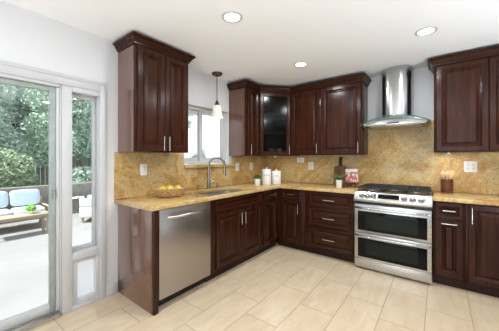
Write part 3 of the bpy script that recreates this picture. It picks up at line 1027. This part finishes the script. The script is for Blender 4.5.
for bx, by in burn:
    bb = MB().lathe([(0.05, 0.9185), (0.05, 0.924), (0.04, 0.926), (0.038, 0.934), (0.001, 0.935)], 20, (bx, by, 0)).build('burner', STEEL, rg)
    MB().lathe([(0.036, 0.9355), (0.038, 0.938), (0.036, 0.944), (0.001, 0.946)], 20, (bx, by, 0)).build('burner_cap', BLACKM, bb)
for gi in range(3):
    x0 = 0.02 + gi * 0.2403
    x1 = x0 + 0.236
    g = MB()
    zt0, zt1 = 0.950, 0.964
    for x in (x0, x1 - 0.012):
        g.box(x, x + 0.012, -0.565, -0.04, zt0, zt1)
    for y in (-0.565, -0.44, -0.305, -0.175, -0.052):
        g.box(x0 + 0.012, x1 - 0.012, y, y + 0.012, zt0, zt1)
    xm = (x0 + x1) / 2
    g.box(xm - 0.006, xm + 0.006, -0.553, -0.052, zt0 + 0.002, zt1 + 0.003)
    for x in (x0, x1 - 0.012):
        for y in (-0.565, -0.052):
            g.box(x, x + 0.012, y, y + 0.012, 0.9185, zt0)
    g.build('grate', BLACKM, rg, bevel=0.002)

# ------------------------------------------------------------ range hood
HC = 2.083
hd = thing('range_hood', 'stainless steel chimney hood with curved glass canopy above the range', 'hood', (HC, 0, 0))
def arc_z(x, half=0.36, z0=1.722, sag=0.085):
    return z0 + sag * (1 - (x / half) ** 2)
n = 24
ch = [(0.155, -0.002), (0.155, -0.16)]
ch = [(-0.172, -0.0175)] + [(-0.172 * math.copysign(abs(math.cos(math.pi * i / 24)) ** 0.75, math.cos(math.pi * i / 24)), -0.11 - 0.18 * math.sin(math.pi * i / 24) ** 0.75) for i in range(25)] + [(0.172, -0.0175)]
MB().prism(ch, 1.80, CEIL_Z - 0.001, 'z').build('chimney', STEEL_HOOD, hd, smooth=30)
up_ = [(-0.36 + 0.72 * i / n) for i in range(n + 1)]
bd = MB()
bw = 0.325
top = [(-bw + 2 * bw * i / n, arc_z(-bw + 2 * bw * i / n) - 0.002) for i in range(n + 1)]
bd.prism([(-bw, 1.708)] + [(x, z) for x, z in top] + [(bw, 1.708)], -0.47, -0.0175, 'y')
bd.build('body', STEEL_HOOD, hd, bevel=0.002, smooth=30)
gl = MB()
loops = []
for yy in (-0.0175, -0.47, -0.50):
    pass
frontY = lambda x: -0.50 - 0.03 * (1 - (x / 0.36) ** 2)
gv = []
for x in up_:
    gv.append([(x, frontY(x), arc_z(x) + 0.0075), (x, frontY(x), arc_z(x)), (x, -0.0175, arc_z(x)), (x, -0.0175, arc_z(x) + 0.0075)])
gl.loft(gv)
gl = gl.build('glass_canopy', GLASS_HOOD, hd, smooth=30)
MB().tube([(x, frontY(x) - 0.002, arc_z(x) + 0.004) for x in up_], 0.004, 6).build('glass_edge', EDGE, gl)
B(-0.27, 0.27, -0.42, -0.06, 1.702, 1.7075).build('filter', STEEL, hd, bevel=0.001)
ctl = MB()
ctl.box(-0.06, 0.06, -0.4745, -0.4705, 1.722, 1.736)
ctl.build('control_strip', BLACK, hd)

# ------------------------------------------------------------ ceiling lights
def can(x, y, label, group='recessed ceiling lights'):
    r = thing('recessed_light', label, 'ceiling light', (x, y, CEIL_Z), 0, group)
    MB().lathe([(0.062, -0.0005), (0.085, -0.0005), (0.085, -0.004), (0.078, -0.008), (0.062, -0.006), (0.062, -0.0005)], 28, cap=False).build('trim_ring', VINYL, r)
    MB().lathe([(0.061, -0.001), (0.061, -0.004), (0.001, -0.0055)], 28).build('lens', LENS, r)
    L = bpy.data.objects.new('lamp', bpy.data.lights.new('recessed_lamp', 'AREA'))
    L.data.shape = 'DISK'
    L.data.size = 0.12
    L.data.energy = CAN_POWER
    L.data.color = (0.92, 0.96, 1.0)
    L.location = (0, 0, -0.012)
    COL.objects.link(L)
    L.parent = r
can(1.184, -2.31, 'recessed ceiling light nearest the viewer, above the floor by the dishwasher')
can(2.42, -1.09, 'recessed ceiling light in front of the right wall cabinet')
can(1.183, -1.05, 'recessed ceiling light in front of the corner wall cabinets')
for x, y in ((2.45, -3.2), (3.7, -2.3), (1.2, -4.6), (3.4, -4.6), (2.3, -5.9)):  # extra recessed lights added out of view to help light the room
    can(x, y, 'added recessed ceiling light out of view, behind or beside the viewer', 'recessed ceiling lights added out of view')

# uplights added out of view, behind and beside the viewer, to brighten the ceiling
def added_uplight(x, y, label):
    r = thing('ceiling_fill_uplight', label, 'added fill light', (x, y, 0.0005), 0, 'uplights added out of view to brighten the ceiling')
    MB().lathe([(0.15, 0), (0.16, 0.006), (0.16, 0.40), (0.152, 0.40), (0.150, 0.30), (0.001, 0.29)], 28).build('drum', BRONZE, r)
    L = bpy.data.objects.new('lamp', bpy.data.lights.new('uplight_lamp', 'AREA'))
    L.data.shape = 'DISK'
    L.data.size = 0.28
    L.data.energy = ADDED_UPLIGHT_POWER
    L.data.color = (0.76, 0.88, 1.0)
    L.location = (0, 0, 0.385)
    L.rotation_euler = (math.pi, 0, 0)
    COL.objects.link(L)
    L.parent = r
added_uplight(4.1, -1.6, 'added out-of-view ceiling fill uplight near the right wall')
added_uplight(3.5, -4.3, 'added out-of-view ceiling fill uplight behind the viewer on the right')
added_uplight(1.9, -5.3, 'added out-of-view ceiling fill uplight behind the viewer on the left')

# pendant
pn = thing('pendant_light', 'bronze rod pendant with a frosted bell shade over the sink', 'pendant light', (0.15, -1.435, CEIL_Z))
MB().lathe([(0.072, -0.0005), (0.072, -0.012), (0.058, -0.03), (0.02, -0.03), (0.008, -0.045), (0.001, -0.046)], 24).build('canopy', BRONZE, pn)
MB().tube([(0, 0, -0.04), (0, 0, -0.385)], 0.006, 10).build('rod', BRONZE, pn)
MB().lathe([(0.008, -0.365), (0.016, -0.375), (0.022, -0.395), (0.032, -0.415), (0.032, -0.44), (0.001, -0.44)], 20).build('socket', BRONZE, pn)
sh = MB()
prof = [(0.030, -0.43), (0.042, -0.435), (0.054, -0.455), (0.058, -0.49), (0.062, -0.53), (0.070, -0.565), (0.082, -0.595), (0.079, -0.595), (0.067, -0.563), (0.059, -0.53), (0.055, -0.49), (0.051, -0.457), (0.040, -0.438), (0.030, -0.433)]
nn = 48
loops = []
for r_, z in prof:
    loops.append([(r_ * (1 + 0.03 * math.cos(12 * 2 * math.pi * i / nn)) * math.cos(2 * math.pi * i / nn), r_ * (1 + 0.03 * math.cos(12 * 2 * math.pi * i / nn)) * math.sin(2 * math.pi * i / nn), z) for i in range(nn)])
sh.loft(loops, cap=False)
sh.build('lamp_shade', FROST, pn)
L = bpy.data.objects.new('lamp', bpy.data.lights.new('pendant_lamp', 'POINT'))
L.data.energy = PENDANT_POWER
L.data.shadow_soft_size = 0.03
L.data.color = (1.0, 0.88, 0.7)
L.location = (0, 0, -0.51)
COL.objects.link(L)
L.parent = pn

# ------------------------------------------------------------ things on the counter
T = CZ1 + 0.0006
rnd = random.Random(4)
# fruit basket
bk = thing('fruit_basket', 'oval woven wicker basket of lemons on the counter', 'basket', (0.29, -2.265, T), R(60))
w = MB()
w.lathe([(0.001, 0.002), (0.085, 0.001), (0.098, 0.008), (0.118, 0.035), (0.135, 0.06), (0.140, 0.066), (0.134, 0.063), (0.113, 0.036), (0.092, 0.012), (0.001, 0.008)], 40, sx=1.18, sy=0.82)
w.build('bowl', WICKER, bk)
w = MB()
for k, (r_, z) in enumerate(((0.101, 0.012), (0.110, 0.024), (0.119, 0.036), (0.128, 0.048), (0.136, 0.060))):
    w.tube([(1.18 * (r_ + 0.003 * math.sin(15 * a + k * math.pi)) * math.cos(a), 0.82 * (r_ + 0.003 * math.sin(15 * a + k * math.pi)) * math.sin(a), z) for a in [2 * math.pi * i / 90 for i in range(90)]], 0.0045, 6, True)
for i in range(30):
    a = 2 * math.pi * i / 30
    w.tube([(1.18 * r_ * math.cos(a), 0.82 * r_ * math.sin(a), z) for r_, z in ((0.098, 0.006), (0.121, 0.034), (0.139, 0.066))], 0.003, 5)
w.build('weave', WICKER, bk)
w = MB()
w.tube([(1.18 * 0.141 * math.cos(a), 0.82 * 0.141 * math.sin(a), 0.068 + 0.004 * math.sin(20 * a)) for a in [2 * math.pi * i / 80 for i in range(80)]], 0.0065, 6, True)
w.build('rim', WICKER, bk)
for s in (-1, 1):
    MB().tube([(s * 0.155, -0.04, 0.066), (s * 0.172, -0.034, 0.095), (s * 0.178, 0, 0.108), (s * 0.172, 0.034, 0.095), (s * 0.155, 0.04, 0.066)], 0.005, 8).build('handle', WICKER, bk)
bk.scale = (1.0, 1.0, 1.3)
def lemon(name='lemon'):
    pr = [(0.001, -0.043), (0.007, -0.041), (0.012, -0.036), (0.024, -0.026), (0.031, -0.010), (0.0325, 0.004), (0.030, 0.018), (0.021, 0.030), (0.011, 0.037), (0.007, 0.042), (0.001, 0.044)]
    return MB().lathe(pr, 20).build(name, LEMON)
lem0 = lemon()
spots = [(-0.075, 0.0, 0.062, 1.2, 0.3, 'leftmost lemon in the wicker basket'),
         (0.0, -0.045, 0.062, 1.4, 1.8, 'lemon at the front middle of the wicker basket'),
         (0.0, 0.042, 0.064, 1.5, 0.2, 'lemon at the back of the wicker basket'),
         (0.078, -0.012, 0.064, 1.3, 2.4, 'rightmost lemon in the wicker basket')]
Mb = Matrix.Translation((0.29, -2.265, T)) @ Matrix.Rotation(R(60), 4, 'Z')
for i, (x, y, z, ty, tz, lab) in enumerate(spots):
    o = lem0 if i == 0 else lem0.copy()
    if i:
        COL.objects.link(o)
    o.location = Mb @ Vector((x, y, z + 0.016))
    o.rotation_euler = (0, ty, tz)
    tag(o, lab, 'lemon', 'lemons in the wicker basket')

# canisters and potted herb in the corner
def text_mesh(body, size, radius, z, ang0, parent, name='lettering'):
    cu = bpy.data.curves.new(name, 'FONT')
    cu.body = body
    cu.size = size
    cu.align_x = 'CENTER'
    cu.resolution_u = 2
    tmp = bpy.data.objects.new(name, cu)
    COL.objects.link(tmp)
    dg = bpy.context.evaluated_depsgraph_get()
    me = bpy.data.meshes.new_from_object(tmp.evaluated_get(dg))
    bpy.data.objects.remove(tmp)
    bpy.data.curves.remove(cu)
    for v in me.vertices:
        a = ang0 + v.co.x / radius
        v.co = Vector((radius * math.cos(a), radius * math.sin(a), z + v.co.y))
    me.materials.append(INK)
    o = bpy.data.objects.new(name, me)
    COL.objects.link(o)
    o.parent = parent
    return o
def canister(x, y, r_, h_, word, label):
    c_ = thing('canister', label, 'canister', (x, y, T))
    MB().lathe([(r_ * 0.96, 0), (r_, 0.004), (r_, h_ - 0.03), (r_ * 0.985, h_ - 0.024), (0.001, h_ - 0.024)], 36).build('body', CERAM, c_)
    ld = MB().lathe([(r_ * 1.02, h_ - 0.023), (r_ * 1.03, h_ - 0.019), (r_ * 1.02, h_ - 0.008), (r_ * 0.9, h_), (0.001, h_ + 0.002)], 36).build('lid', CERAM, c_)
    MB().lathe([(0.007, h_ + 0.002), (0.007, h_ + 0.008), (0.012, h_ + 0.016), (0.010, h_ + 0.023), (0.001, h_ + 0.025)], 18).build('knob', CERAM, ld)
    ang_ = math.atan2(-3.823 - y, 2.512 - x)
    text_mesh(word, r_ * 0.42 if len(word) > 4 else r_ * 0.55, r_ + 0.0006, h_ * 0.58, ang_, c_)
CAN1, CAN2, POT1 = (0.438, -0.668), (0.515, -0.512), (0.345, -0.782)
canister(CAN1[0], CAN1[1], 0.068, 0.235, 'COFFEE', 'taller white canister with dark lettering beside the potted herb')
canister(CAN2[0], CAN2[1], 0.070, 0.205, 'TEA', 'shorter white canister with a thin lid knob in the corner')

def pot(name, x, y, r_, h_, label):
    p = thing(name, label, 'potted plant', (x, y, T))
    MB().lathe([(r_ * 0.8, 0), (r_ * 0.84, 0.003), (r_, h_), (r_ * 0.93, h_), (r_ * 0.9, h_ - 0.01), (0.001, h_ - 0.012)], 28).build('pot', CERAM, p)
    MB().lathe([(r_ * 0.88, h_ - 0.0115), (r_ * 0.5, h_ - 0.006), (0.001, h_ - 0.005)], 20).build('soil', SOIL, p)
    return p
p1 = pot('potted_herb', POT1[0], POT1[1], 0.046, 0.092, 'small white pot with a low green mound beside the canisters')
lv = MB()
lv.leaves((0, 0, 0.112), (0.054, 0.054, 0.038), 420, 0.011, rnd, 0.5)
for _ in range(12):
    a = rnd.uniform(0, 6.28)
    lv.tube([(0.01 * math.cos(a), 0.01 * math.sin(a), 0.075), (0.03 * math.cos(a), 0.03 * math.sin(a), 0.12)], 0.0012, 4)
lv.build('foliage', LEAF, p1, smooth=0)
p2 = pot('potted_herb', 1.447, -0.44, 0.042, 0.108, 'white pot with a spreading leafy sprig before the cutting board')
lv = MB()
for k in range(13):
    a = 2 * math.pi * k / 13 + rnd.uniform(-0.2, 0.2)
    ln = rnd.uniform(0.07, 0.13)
    hgt = rnd.uniform(0.03, 0.07)
    pts = [(0.006 * math.cos(a), 0.006 * math.sin(a), 0.098), (ln * 0.5 * math.cos(a), ln * 0.5 * math.sin(a), 0.12 + hgt), (ln * math.cos(a), ln * math.sin(a), 0.115 + hgt * 0.9)]
    lv.tube(pts, 0.0014, 4)
    for q in range(1, 8):
        tq = q / 7
        px_ = ln * tq
        pz_ = 0.105 + (0.015 + hgt) * math.sin(min(1, tq * 1.3) * math.pi / 2)
        lv.leaves((px_ * math.cos(a), px_ * math.sin(a), pz_), (0.012, 0.012, 0.010), 6, 0.011, rnd)
lv.build('foliage', LEAF, p2, smooth=0)

# cutting board leaning on the splash
cb = thing('cutting_board', 'dark walnut paddle cutting board leaning on the backsplash', 'cutting board', (1.345, -0.098, T + 0.0025))
cb.rotation_euler = (R(-9), 0, 0)
def rrect(x0, x1, z0, z1, r_, n=6):
    pts = []
    for cx_, cz_, a0 in ((x1 - r_, z1 - r_, 0), (x0 + r_, z1 - r_, 90), (x0 + r_, z0 + r_, 180), (x1 - r_, z0 + r_, 270)):
        for i in range(n + 1):
            a = R(a0 + 90 * i / n)
            pts.append((cx_ + r_ * math.cos(a), cz_ + r_ * math.sin(a)))
    return pts
body = rrect(-0.09, 0.09, 0, 0.285, 0.03)
MB().prism(body, -0.009, 0.009, 'y').build('board', BOARD, cb, bevel=0.002)
hp = [(-0.032, 0.2855), (0.032, 0.2855), (0.022, 0.31), (0.019, 0.36), (0.022, 0.40), (0.014, 0.418), (-0.014, 0.418), (-0.022, 0.40), (-0.019, 0.36), (-0.022, 0.31)]
MB().prism(hp, -0.009, 0.009, 'y').build('handle', BOARD_DK, cb, bevel=0.002)

# cookbook on an easel
es = thing('book_easel', 'small brown wooden easel holding the cookbook beside the range', 'easel', (1.545, -0.20, T), R(18))
e = MB()
tilt = R(-20)
Mt = Matrix.Rotation(tilt, 4, 'X')
for x in (-0.05, 0.05):
    e.box(x - 0.006, x + 0.006, 0.002, 0.010, 0.004, 0.22, Mt)
e.box(-0.06, 0.06, 0.002, 0.010, 0.10, 0.115, Mt)
e.build('back_frame', CROCK, es, bevel=0.0015)
MB().box(-0.085, 0.085, -0.05, 0.004, 0.040, 0.048, Mt).box(-0.085, 0.085, -0.058, -0.05, 0.036, 0.06, Mt).build('ledge', CROCK, es, bevel=0.0015)
MB().tube([(0, 0.058, 0.15), (0, 0.115, 0.002)], 0.005, 8).build('leg', CROCK, es)
fe = MB()
for x in (-0.06, 0.06):
    fe.box(x - 0.006, x + 0.006, -0.06, 0.012, 0.0, 0.012)
    fe.tube([(x, -0.05, 0.01), (x, -0.035, 0.052)], 0.005, 6)
fe.build('foot', CROCK, es)
bo = thing('cookbook', 'cookbook with a red food cover and white title band on the easel', 'book', (1.545, -0.20, T), R(18))
bo.rotation_euler = (tilt, 0, R(18))
B(-0.078, 0.078, -0.026, -0.004, 0.0495, 0.248).build('pages', PAPER, bo, bevel=0.001)
MB().box(-0.08, 0.08, -0.029, -0.0265, 0.049, 0.25).build('cover', BOOKCOVER, bo)
B(-0.08, 0.08, -0.0305, -0.0292, 0.21, 0.25).build('title_band', PAPER, bo)
jr = MB().lathe([(0.02, 0), (0.023, 0.004), (0.023, 0.035), (0.019, 0.042), (0.019, 0.052), (0.001, 0.053)], 20).build('jar', JAM, loc=(1.475, -0.33, T))
tag(jr, 'small dark red jar on the counter between the white pot and cookbook', 'jar')

# utensil crock
uc = thing('utensil_crock', 'banded reddish brown wooden utensil crock right of the range', 'crock', (2.585, -0.14, T))
MB().lathe([(0.055, 0), (0.058, 0.003), (0.058, 0.048), (0.0555, 0.05), (0.0555, 0.054), (0.058, 0.056), (0.058, 0.105), (0.0555, 0.107), (0.0555, 0.111), (0.058, 0.113), (0.058, 0.155), (0.050, 0.155), (0.048, 0.012), (0.001, 0.010)], 32).build('body', CROCK, uc)
def utensil(kind, x, y, lean, rz, label):
    o_ = MB()
    if kind == 'spoon':
        o_.tube([(0, 0, 0), (0, 0, 0.17)], 0.005, 8)
        o_.ball((0, 0, 0.2), 0.024, 0.007, 0.036, 2)
    else:
        o_.tube([(0, 0, 0), (0, 0, 0.16)], 0.005, 8)
        o_.prism([(-0.008, 0.155), (0.008, 0.155), (0.026, 0.19), (0.027, 0.24), (0.015, 0.25), (-0.022, 0.245), (-0.025, 0.19)], -0.0035, 0.0035, 'y')
    ob = o_.build('wooden_spoon' if kind == 'spoon' else 'wooden_spatula', SPOON, loc=(2.585 + x, -0.14 + y, T + 0.014))
    ob.rotation_euler = (0, lean, rz)
    tag(ob, label, 'utensil', 'wooden utensils in the crock')
utensil('spoon', -0.004, 0.012, R(-9), R(5), 'wooden spoon on the left in the utensil crock')
utensil('spoon', 0.0, -0.012, R(1), R(10), 'wooden spoon in the middle of the utensil crock')
utensil('spatula', 0.006, 0.004, R(9), R(0), 'broad wooden spatula on the right in the utensil crock')

# ------------------------------------------------------------ outdoors
GZ = -0.15
structure(B(-5.2, -0.14, -9.0, 9.0, GZ - 0.1, GZ).build('patio', PATIO, smooth=0), 'pale sunlit concrete patio outside the door', 'patio')
structure(B(-14.0, -5.2, -9.0, 12.0, GZ - 0.1, GZ - 0.005).build('garden_ground', GRASS, smooth=0), 'planted ground beyond the patio', 'ground')
structure(B(-5.45, -5.2, -7.5, 2.0, GZ, 0.64).build('garden_wall', STONE, bevel=0.01), 'low grey block garden wall behind the patio sofa', 'wall')
hs = thing('neighbor_house', 'white sunlit stucco house outside the sink window', 'house', (-6.5, 4.6, GZ))
B(-2.4, 5.5, 0.0, 4.0, 0.0, 3.9).build('wall', STUCCO, hs)
B(-2.6, 5.8, -0.15, 4.3, 3.901, 4.05).build('roof', STONE, hs)
pb = thing('planter_box', 'raised grey block planter before the white house outside the sink window', 'planter', (-5.4, 3.5, GZ))
B(-0.9, 1.2, -0.25, 0.25, 0.0, 1.05).build('box', STONE, pb, bevel=0.01)
pl_ = MB()
pl_.leaves((0.1, 0, 1.2), (0.9, 0.2, 0.22), 500, 0.05, random.Random(3))
pl_.build('foliage', BUSH, pb, smooth=0)
fn = thing('fence', 'weathered dark vertical board fence under the trees', 'fence', (-9.6, 0.0, GZ))
fb = MB()
y = -5.0
k = 0
while y < 6.5:
    fb.box(-0.012, 0.012, y, y + 0.135, 0.02, 2.45 + 0.02 * ((k * 7) % 3))
    y += 0.145
    k += 1
fb.build('boards', FENCE, fn, smooth=0)
B(-0.06, -0.013, -5.0, 6.5, 1.6, 1.7).build('rail', FENCE, fn)
for yy in (-4.6, -2.2, 0.2, 2.6, 5.0):
    B(-0.16, -0.061, yy, yy + 0.1, 0.0, 2.05).build('post', FENCE, fn)

def tree(label, x, y, trunk_h, blobs, m, leaf, n, seed, name='tree'):
    rd = random.Random(seed)
    r = thing(name, label, 'tree', (x, y, GZ), 0)
    tr = MB()
    tr.tube([(0, 0, -0.02), (0.05, 0.02, trunk_h * 0.5), (0.0, 0.08, trunk_h)], [0.16, 0.12, 0.09], 10)
    for (cx_, cy_, cz_, *_r) in blobs:
        tr.tube([(0.0, 0.06, trunk_h * 0.85), (cx_ * 0.5, cy_ * 0.5, (trunk_h + cz_) / 2), (cx_, cy_, cz_)], [0.07, 0.05, 0.02], 6)
    tr.build('trunk', TRUNK, r)
    lv_ = MB()
    tot = sum(b[3] * b[3] for b in blobs)
    for (cx_, cy_, cz_, rr) in blobs:
        lv_.leaves((cx_, cy_, cz_), (rr, rr, rr * 0.85), int(n * rr * rr / tot), leaf, rd, 0.55)
    lv_.build('foliage', m, r, smooth=0)
def blobs(rd, nb, spread, zc, dz, r0, r1):
    return [(rd.uniform(-spread, spread), rd.uniform(-spread, spread), zc + rd.uniform(-dz, dz), rd.uniform(r0, r1)) for _ in range(nb)]
rd = random.Random(11)
def crown(seed, nb, sy, zc, dz, r0, r1):
    q = random.Random(seed)
    return [(q.uniform(-0.5, 0.6), q.uniform(-sy, sy), zc + q.uniform(-dz, dz), q.uniform(r0, r1)) for _ in range(nb)]
tree('lower grey-green tree behind the shrub with sky above it', -7.7, -3.25, 1.5, crown(31, 22, 0.6, 2.75, 0.9, 0.5, 0.8), TREE_B, 0.066, 20000, 21)
tree('tall leafy tree seen through the right part of the sliding door', -7.8, -0.75, 1.6, crown(32, 22, 0.6, 3.0, 1.3, 0.5, 0.75), TREE_A, 0.062, 16000, 22)
tree('tall leafy tree seen through the narrow sidelight', -7.7, 1.4, 1.5, crown(33, 16, 0.5, 2.8, 1.2, 0.5, 0.7), TREE_A, 0.062, 15000, 23)
tree('slim grey-green tree before the white house outside the sink window', -7.3, 3.4, 1.3, [(x_, y_ * 0.5, z_, q_ * 0.8) for x_, y_, z_, q_ in crown(34, 9, 0.4, 2.6, 0.6, 0.35, 0.5)], TREE_B, 0.07, 2600, 24)
tree('tall pale tree rising beyond the fence behind the other trees', -11.2, -1.3, 1.8, crown(35, 24, 1.0, 3.2, 1.4, 0.7, 1.0), TREE_B, 0.075, 16000, 25)
def shrub(label, x, y, z, rx, ry, rz, m, n, leaf, seed):
    rd_ = random.Random(seed)
    r = thing('shrub', label, 'shrub', (x, y, z), 0)
    st_ = MB()
    for _ in range(9):
        a, q_ = rd_.uniform(0, 6.28), rd_.uniform(0.3, 0.9)
        st_.tube([(0.05 * math.cos(a), 0.05 * math.sin(a), -0.01), (rx * q_ * 0.5 * math.cos(a), ry * q_ * 0.5 * math.sin(a), rz * 0.8), (rx * q_ * math.cos(a), ry * q_ * math.sin(a), rz * 1.5)], [0.02, 0.015, 0.008], 6)
    st_.build('stem', TRUNK, r)
    lf = MB()
    lf.leaves((0, 0, rz * 1.03), (rx, ry, rz), n, leaf, rd_, 0.5)
    for _ in range(10):
        a = rd_.uniform(0, 6.28)
        lf.leaves((rx * 0.6 * math.cos(a), ry * 0.7 * math.sin(a), rz * rd_.uniform(0.7, 1.65)), (rx * 0.35, ry * 0.4, rz * 0.35), n // 14, leaf, rd_)
    lf.build('foliage', m, r, smooth=0)
shrub('rounded pale green shrub behind the garden wall', -6.25, -2.75, GZ, 0.52, 0.78, 0.87, BUSH, 5200, 0.045, 5)
shrub('low dark shrub beside the fence seen through the sidelight', -6.9, -0.6, GZ, 0.5, 0.6, 0.6, TREE_A, 1500, 0.055, 6)

# patio sofa
so = thing('patio_sofa', 'pale wood patio sofa seen through the sliding door', 'sofa', (-4.15, -2.72, GZ))
SW = 1.16
so.scale = (1, 1, 0.74)
for x in (0.0, 0.62):
    for yy in (-SW / 2, SW / 2 - 0.06):
        B(x - 0.03 - 0.62, x + 0.03 - 0.62, yy, yy + 0.06, 0.0, 0.30).build('leg', TEAK, so, bevel=0.004)
B(-0.65, 0.03, -SW / 2, SW / 2, 0.301, 0.40).build('seat_frame', TEAK, so, bevel=0.005)
bf = MB()
for zz in (0.45, 0.58, 0.71):
    bf.box(-0.70, -0.675, -SW / 2, SW / 2, zz, zz + 0.08)
for yy in (-SW / 2, -0.03, SW / 2 - 0.06):
    bf.box(-0.675, -0.651, yy, yy + 0.06, 0.401, 0.80)
bf.build('back_frame', TEAK, so, bevel=0.003)
for s in (-1, 1):
    a = MB()
    y0 = SW / 2 - 0.05 if s > 0 else -SW / 2
    a.box(-0.65, 0.03, y0, y0 + 0.05, 0.58, 0.61)
    a.box(-0.02, 0.03, y0, y0 + 0.05, 0.401, 0.58)
    a.box(-0.65, -0.60, y0, y0 + 0.05, 0.401, 0.58)
    a.build('armrest', TEAK, so, bevel=0.004)
def cush(name, label, loc, w_, d_, h_, rot, m=CUSH, group='pale blue cushions on the patio sofa'):
    o = MB().cushion(w_, d_, h_).build(name, m, loc=loc)
    o.rotation_euler = rot
    tag(o, label, 'cushion', group)
    return o
for i, (yy, side) in enumerate(((-2.98, 'left'), (-2.46, 'right'))):
    cush('seat_cushion', f'{side} pale blue seat cushion on the patio sofa', (-4.13 - 0.30, yy, GZ + 0.297 + 0.066), 0.60, 0.50, 0.125, (0, 0, 0))
    cush('back_cushion', f'{side} pale blue back cushion on the patio sofa', (-4.15 - 0.545, yy, GZ + 0.435 + 0.175), 0.15, 0.50, 0.35, (0, R(-8), 0))

# low table with the lime plant
tb = thing('patio_table', 'low pale wood table in front of the patio sofa', 'table', (-3.72, -2.72, GZ))
B(-0.18, 0.18, -0.42, 0.42, 0.36, 0.40).build('table_top', TEAK, tb, bevel=0.004)
for x in (-0.15, 0.11):
    for yy in (-0.4, 0.36):
        B(x, x + 0.04, yy, yy + 0.04, 0.0, 0.36).build('leg', TEAK, tb, bevel=0.003)
lp = thing('potted_plant', 'bright lime plant in a small bowl on the patio table', 'potted plant', (-3.74, -2.55, GZ + 0.4005))
MB().lathe([(0.035, 0), (0.05, 0.01), (0.065, 0.06), (0.055, 0.06), (0.001, 0.045)], 18).build('pot', CERAM, lp)
l_ = MB()
l_.leaves((0, 0, 0.10), (0.085, 0.085, 0.06), 220, 0.025, random.Random(9), 0.5)
l_.tube([(0, 0, 0.03), (0, 0, 0.09)], 0.006, 5)
l_.build('foliage', LIME, lp, smooth=0)

# armchair seen through the sidelight
ar = thing('patio_armchair', 'white patio armchair seen through the sidelight', 'armchair', (-4.0, -1.22, GZ), R(-35))
B(-0.34, 0.34, -0.34, 0.34, 0.12, 0.36).build('seat_base', CUSHW, ar, bevel=0.02)
for x in (-0.30, 0.26):
    for yy in (-0.30, 0.26):
        B(x, x + 0.04, yy, yy + 0.04, 0.0, 0.119).build('leg', TEAK, ar)
B(-0.34, 0.34, 0.22, 0.34, 0.361, 0.72).build('backrest', CUSHW, ar, bevel=0.02)
for s in (-1, 1):
    x0 = -0.34 if s < 0 else 0.24
    B(x0, x0 + 0.10, -0.34, 0.218, 0.361, 0.55).build('armrest', CUSHW, ar, bevel=0.02)
Ma = Matrix.Translation((-4.0, -1.22, GZ)) @ Matrix.Rotation(R(-35), 4, 'Z')
for i, (x, lab) in enumerate(((-0.105, 'left'), (0.115, 'right'))):
    o = MB().cushion(0.21, 0.11, 0.30).build('throw_pillow', CUSHW)
    o.matrix_world = Ma @ Matrix.Translation((x, 0.02, 0.53)) @ Matrix.Rotation(R(-14), 4, 'X')
    tag(o, f'{lab} white throw pillow on the patio armchair', 'pillow', 'white pillows on the patio armchair')
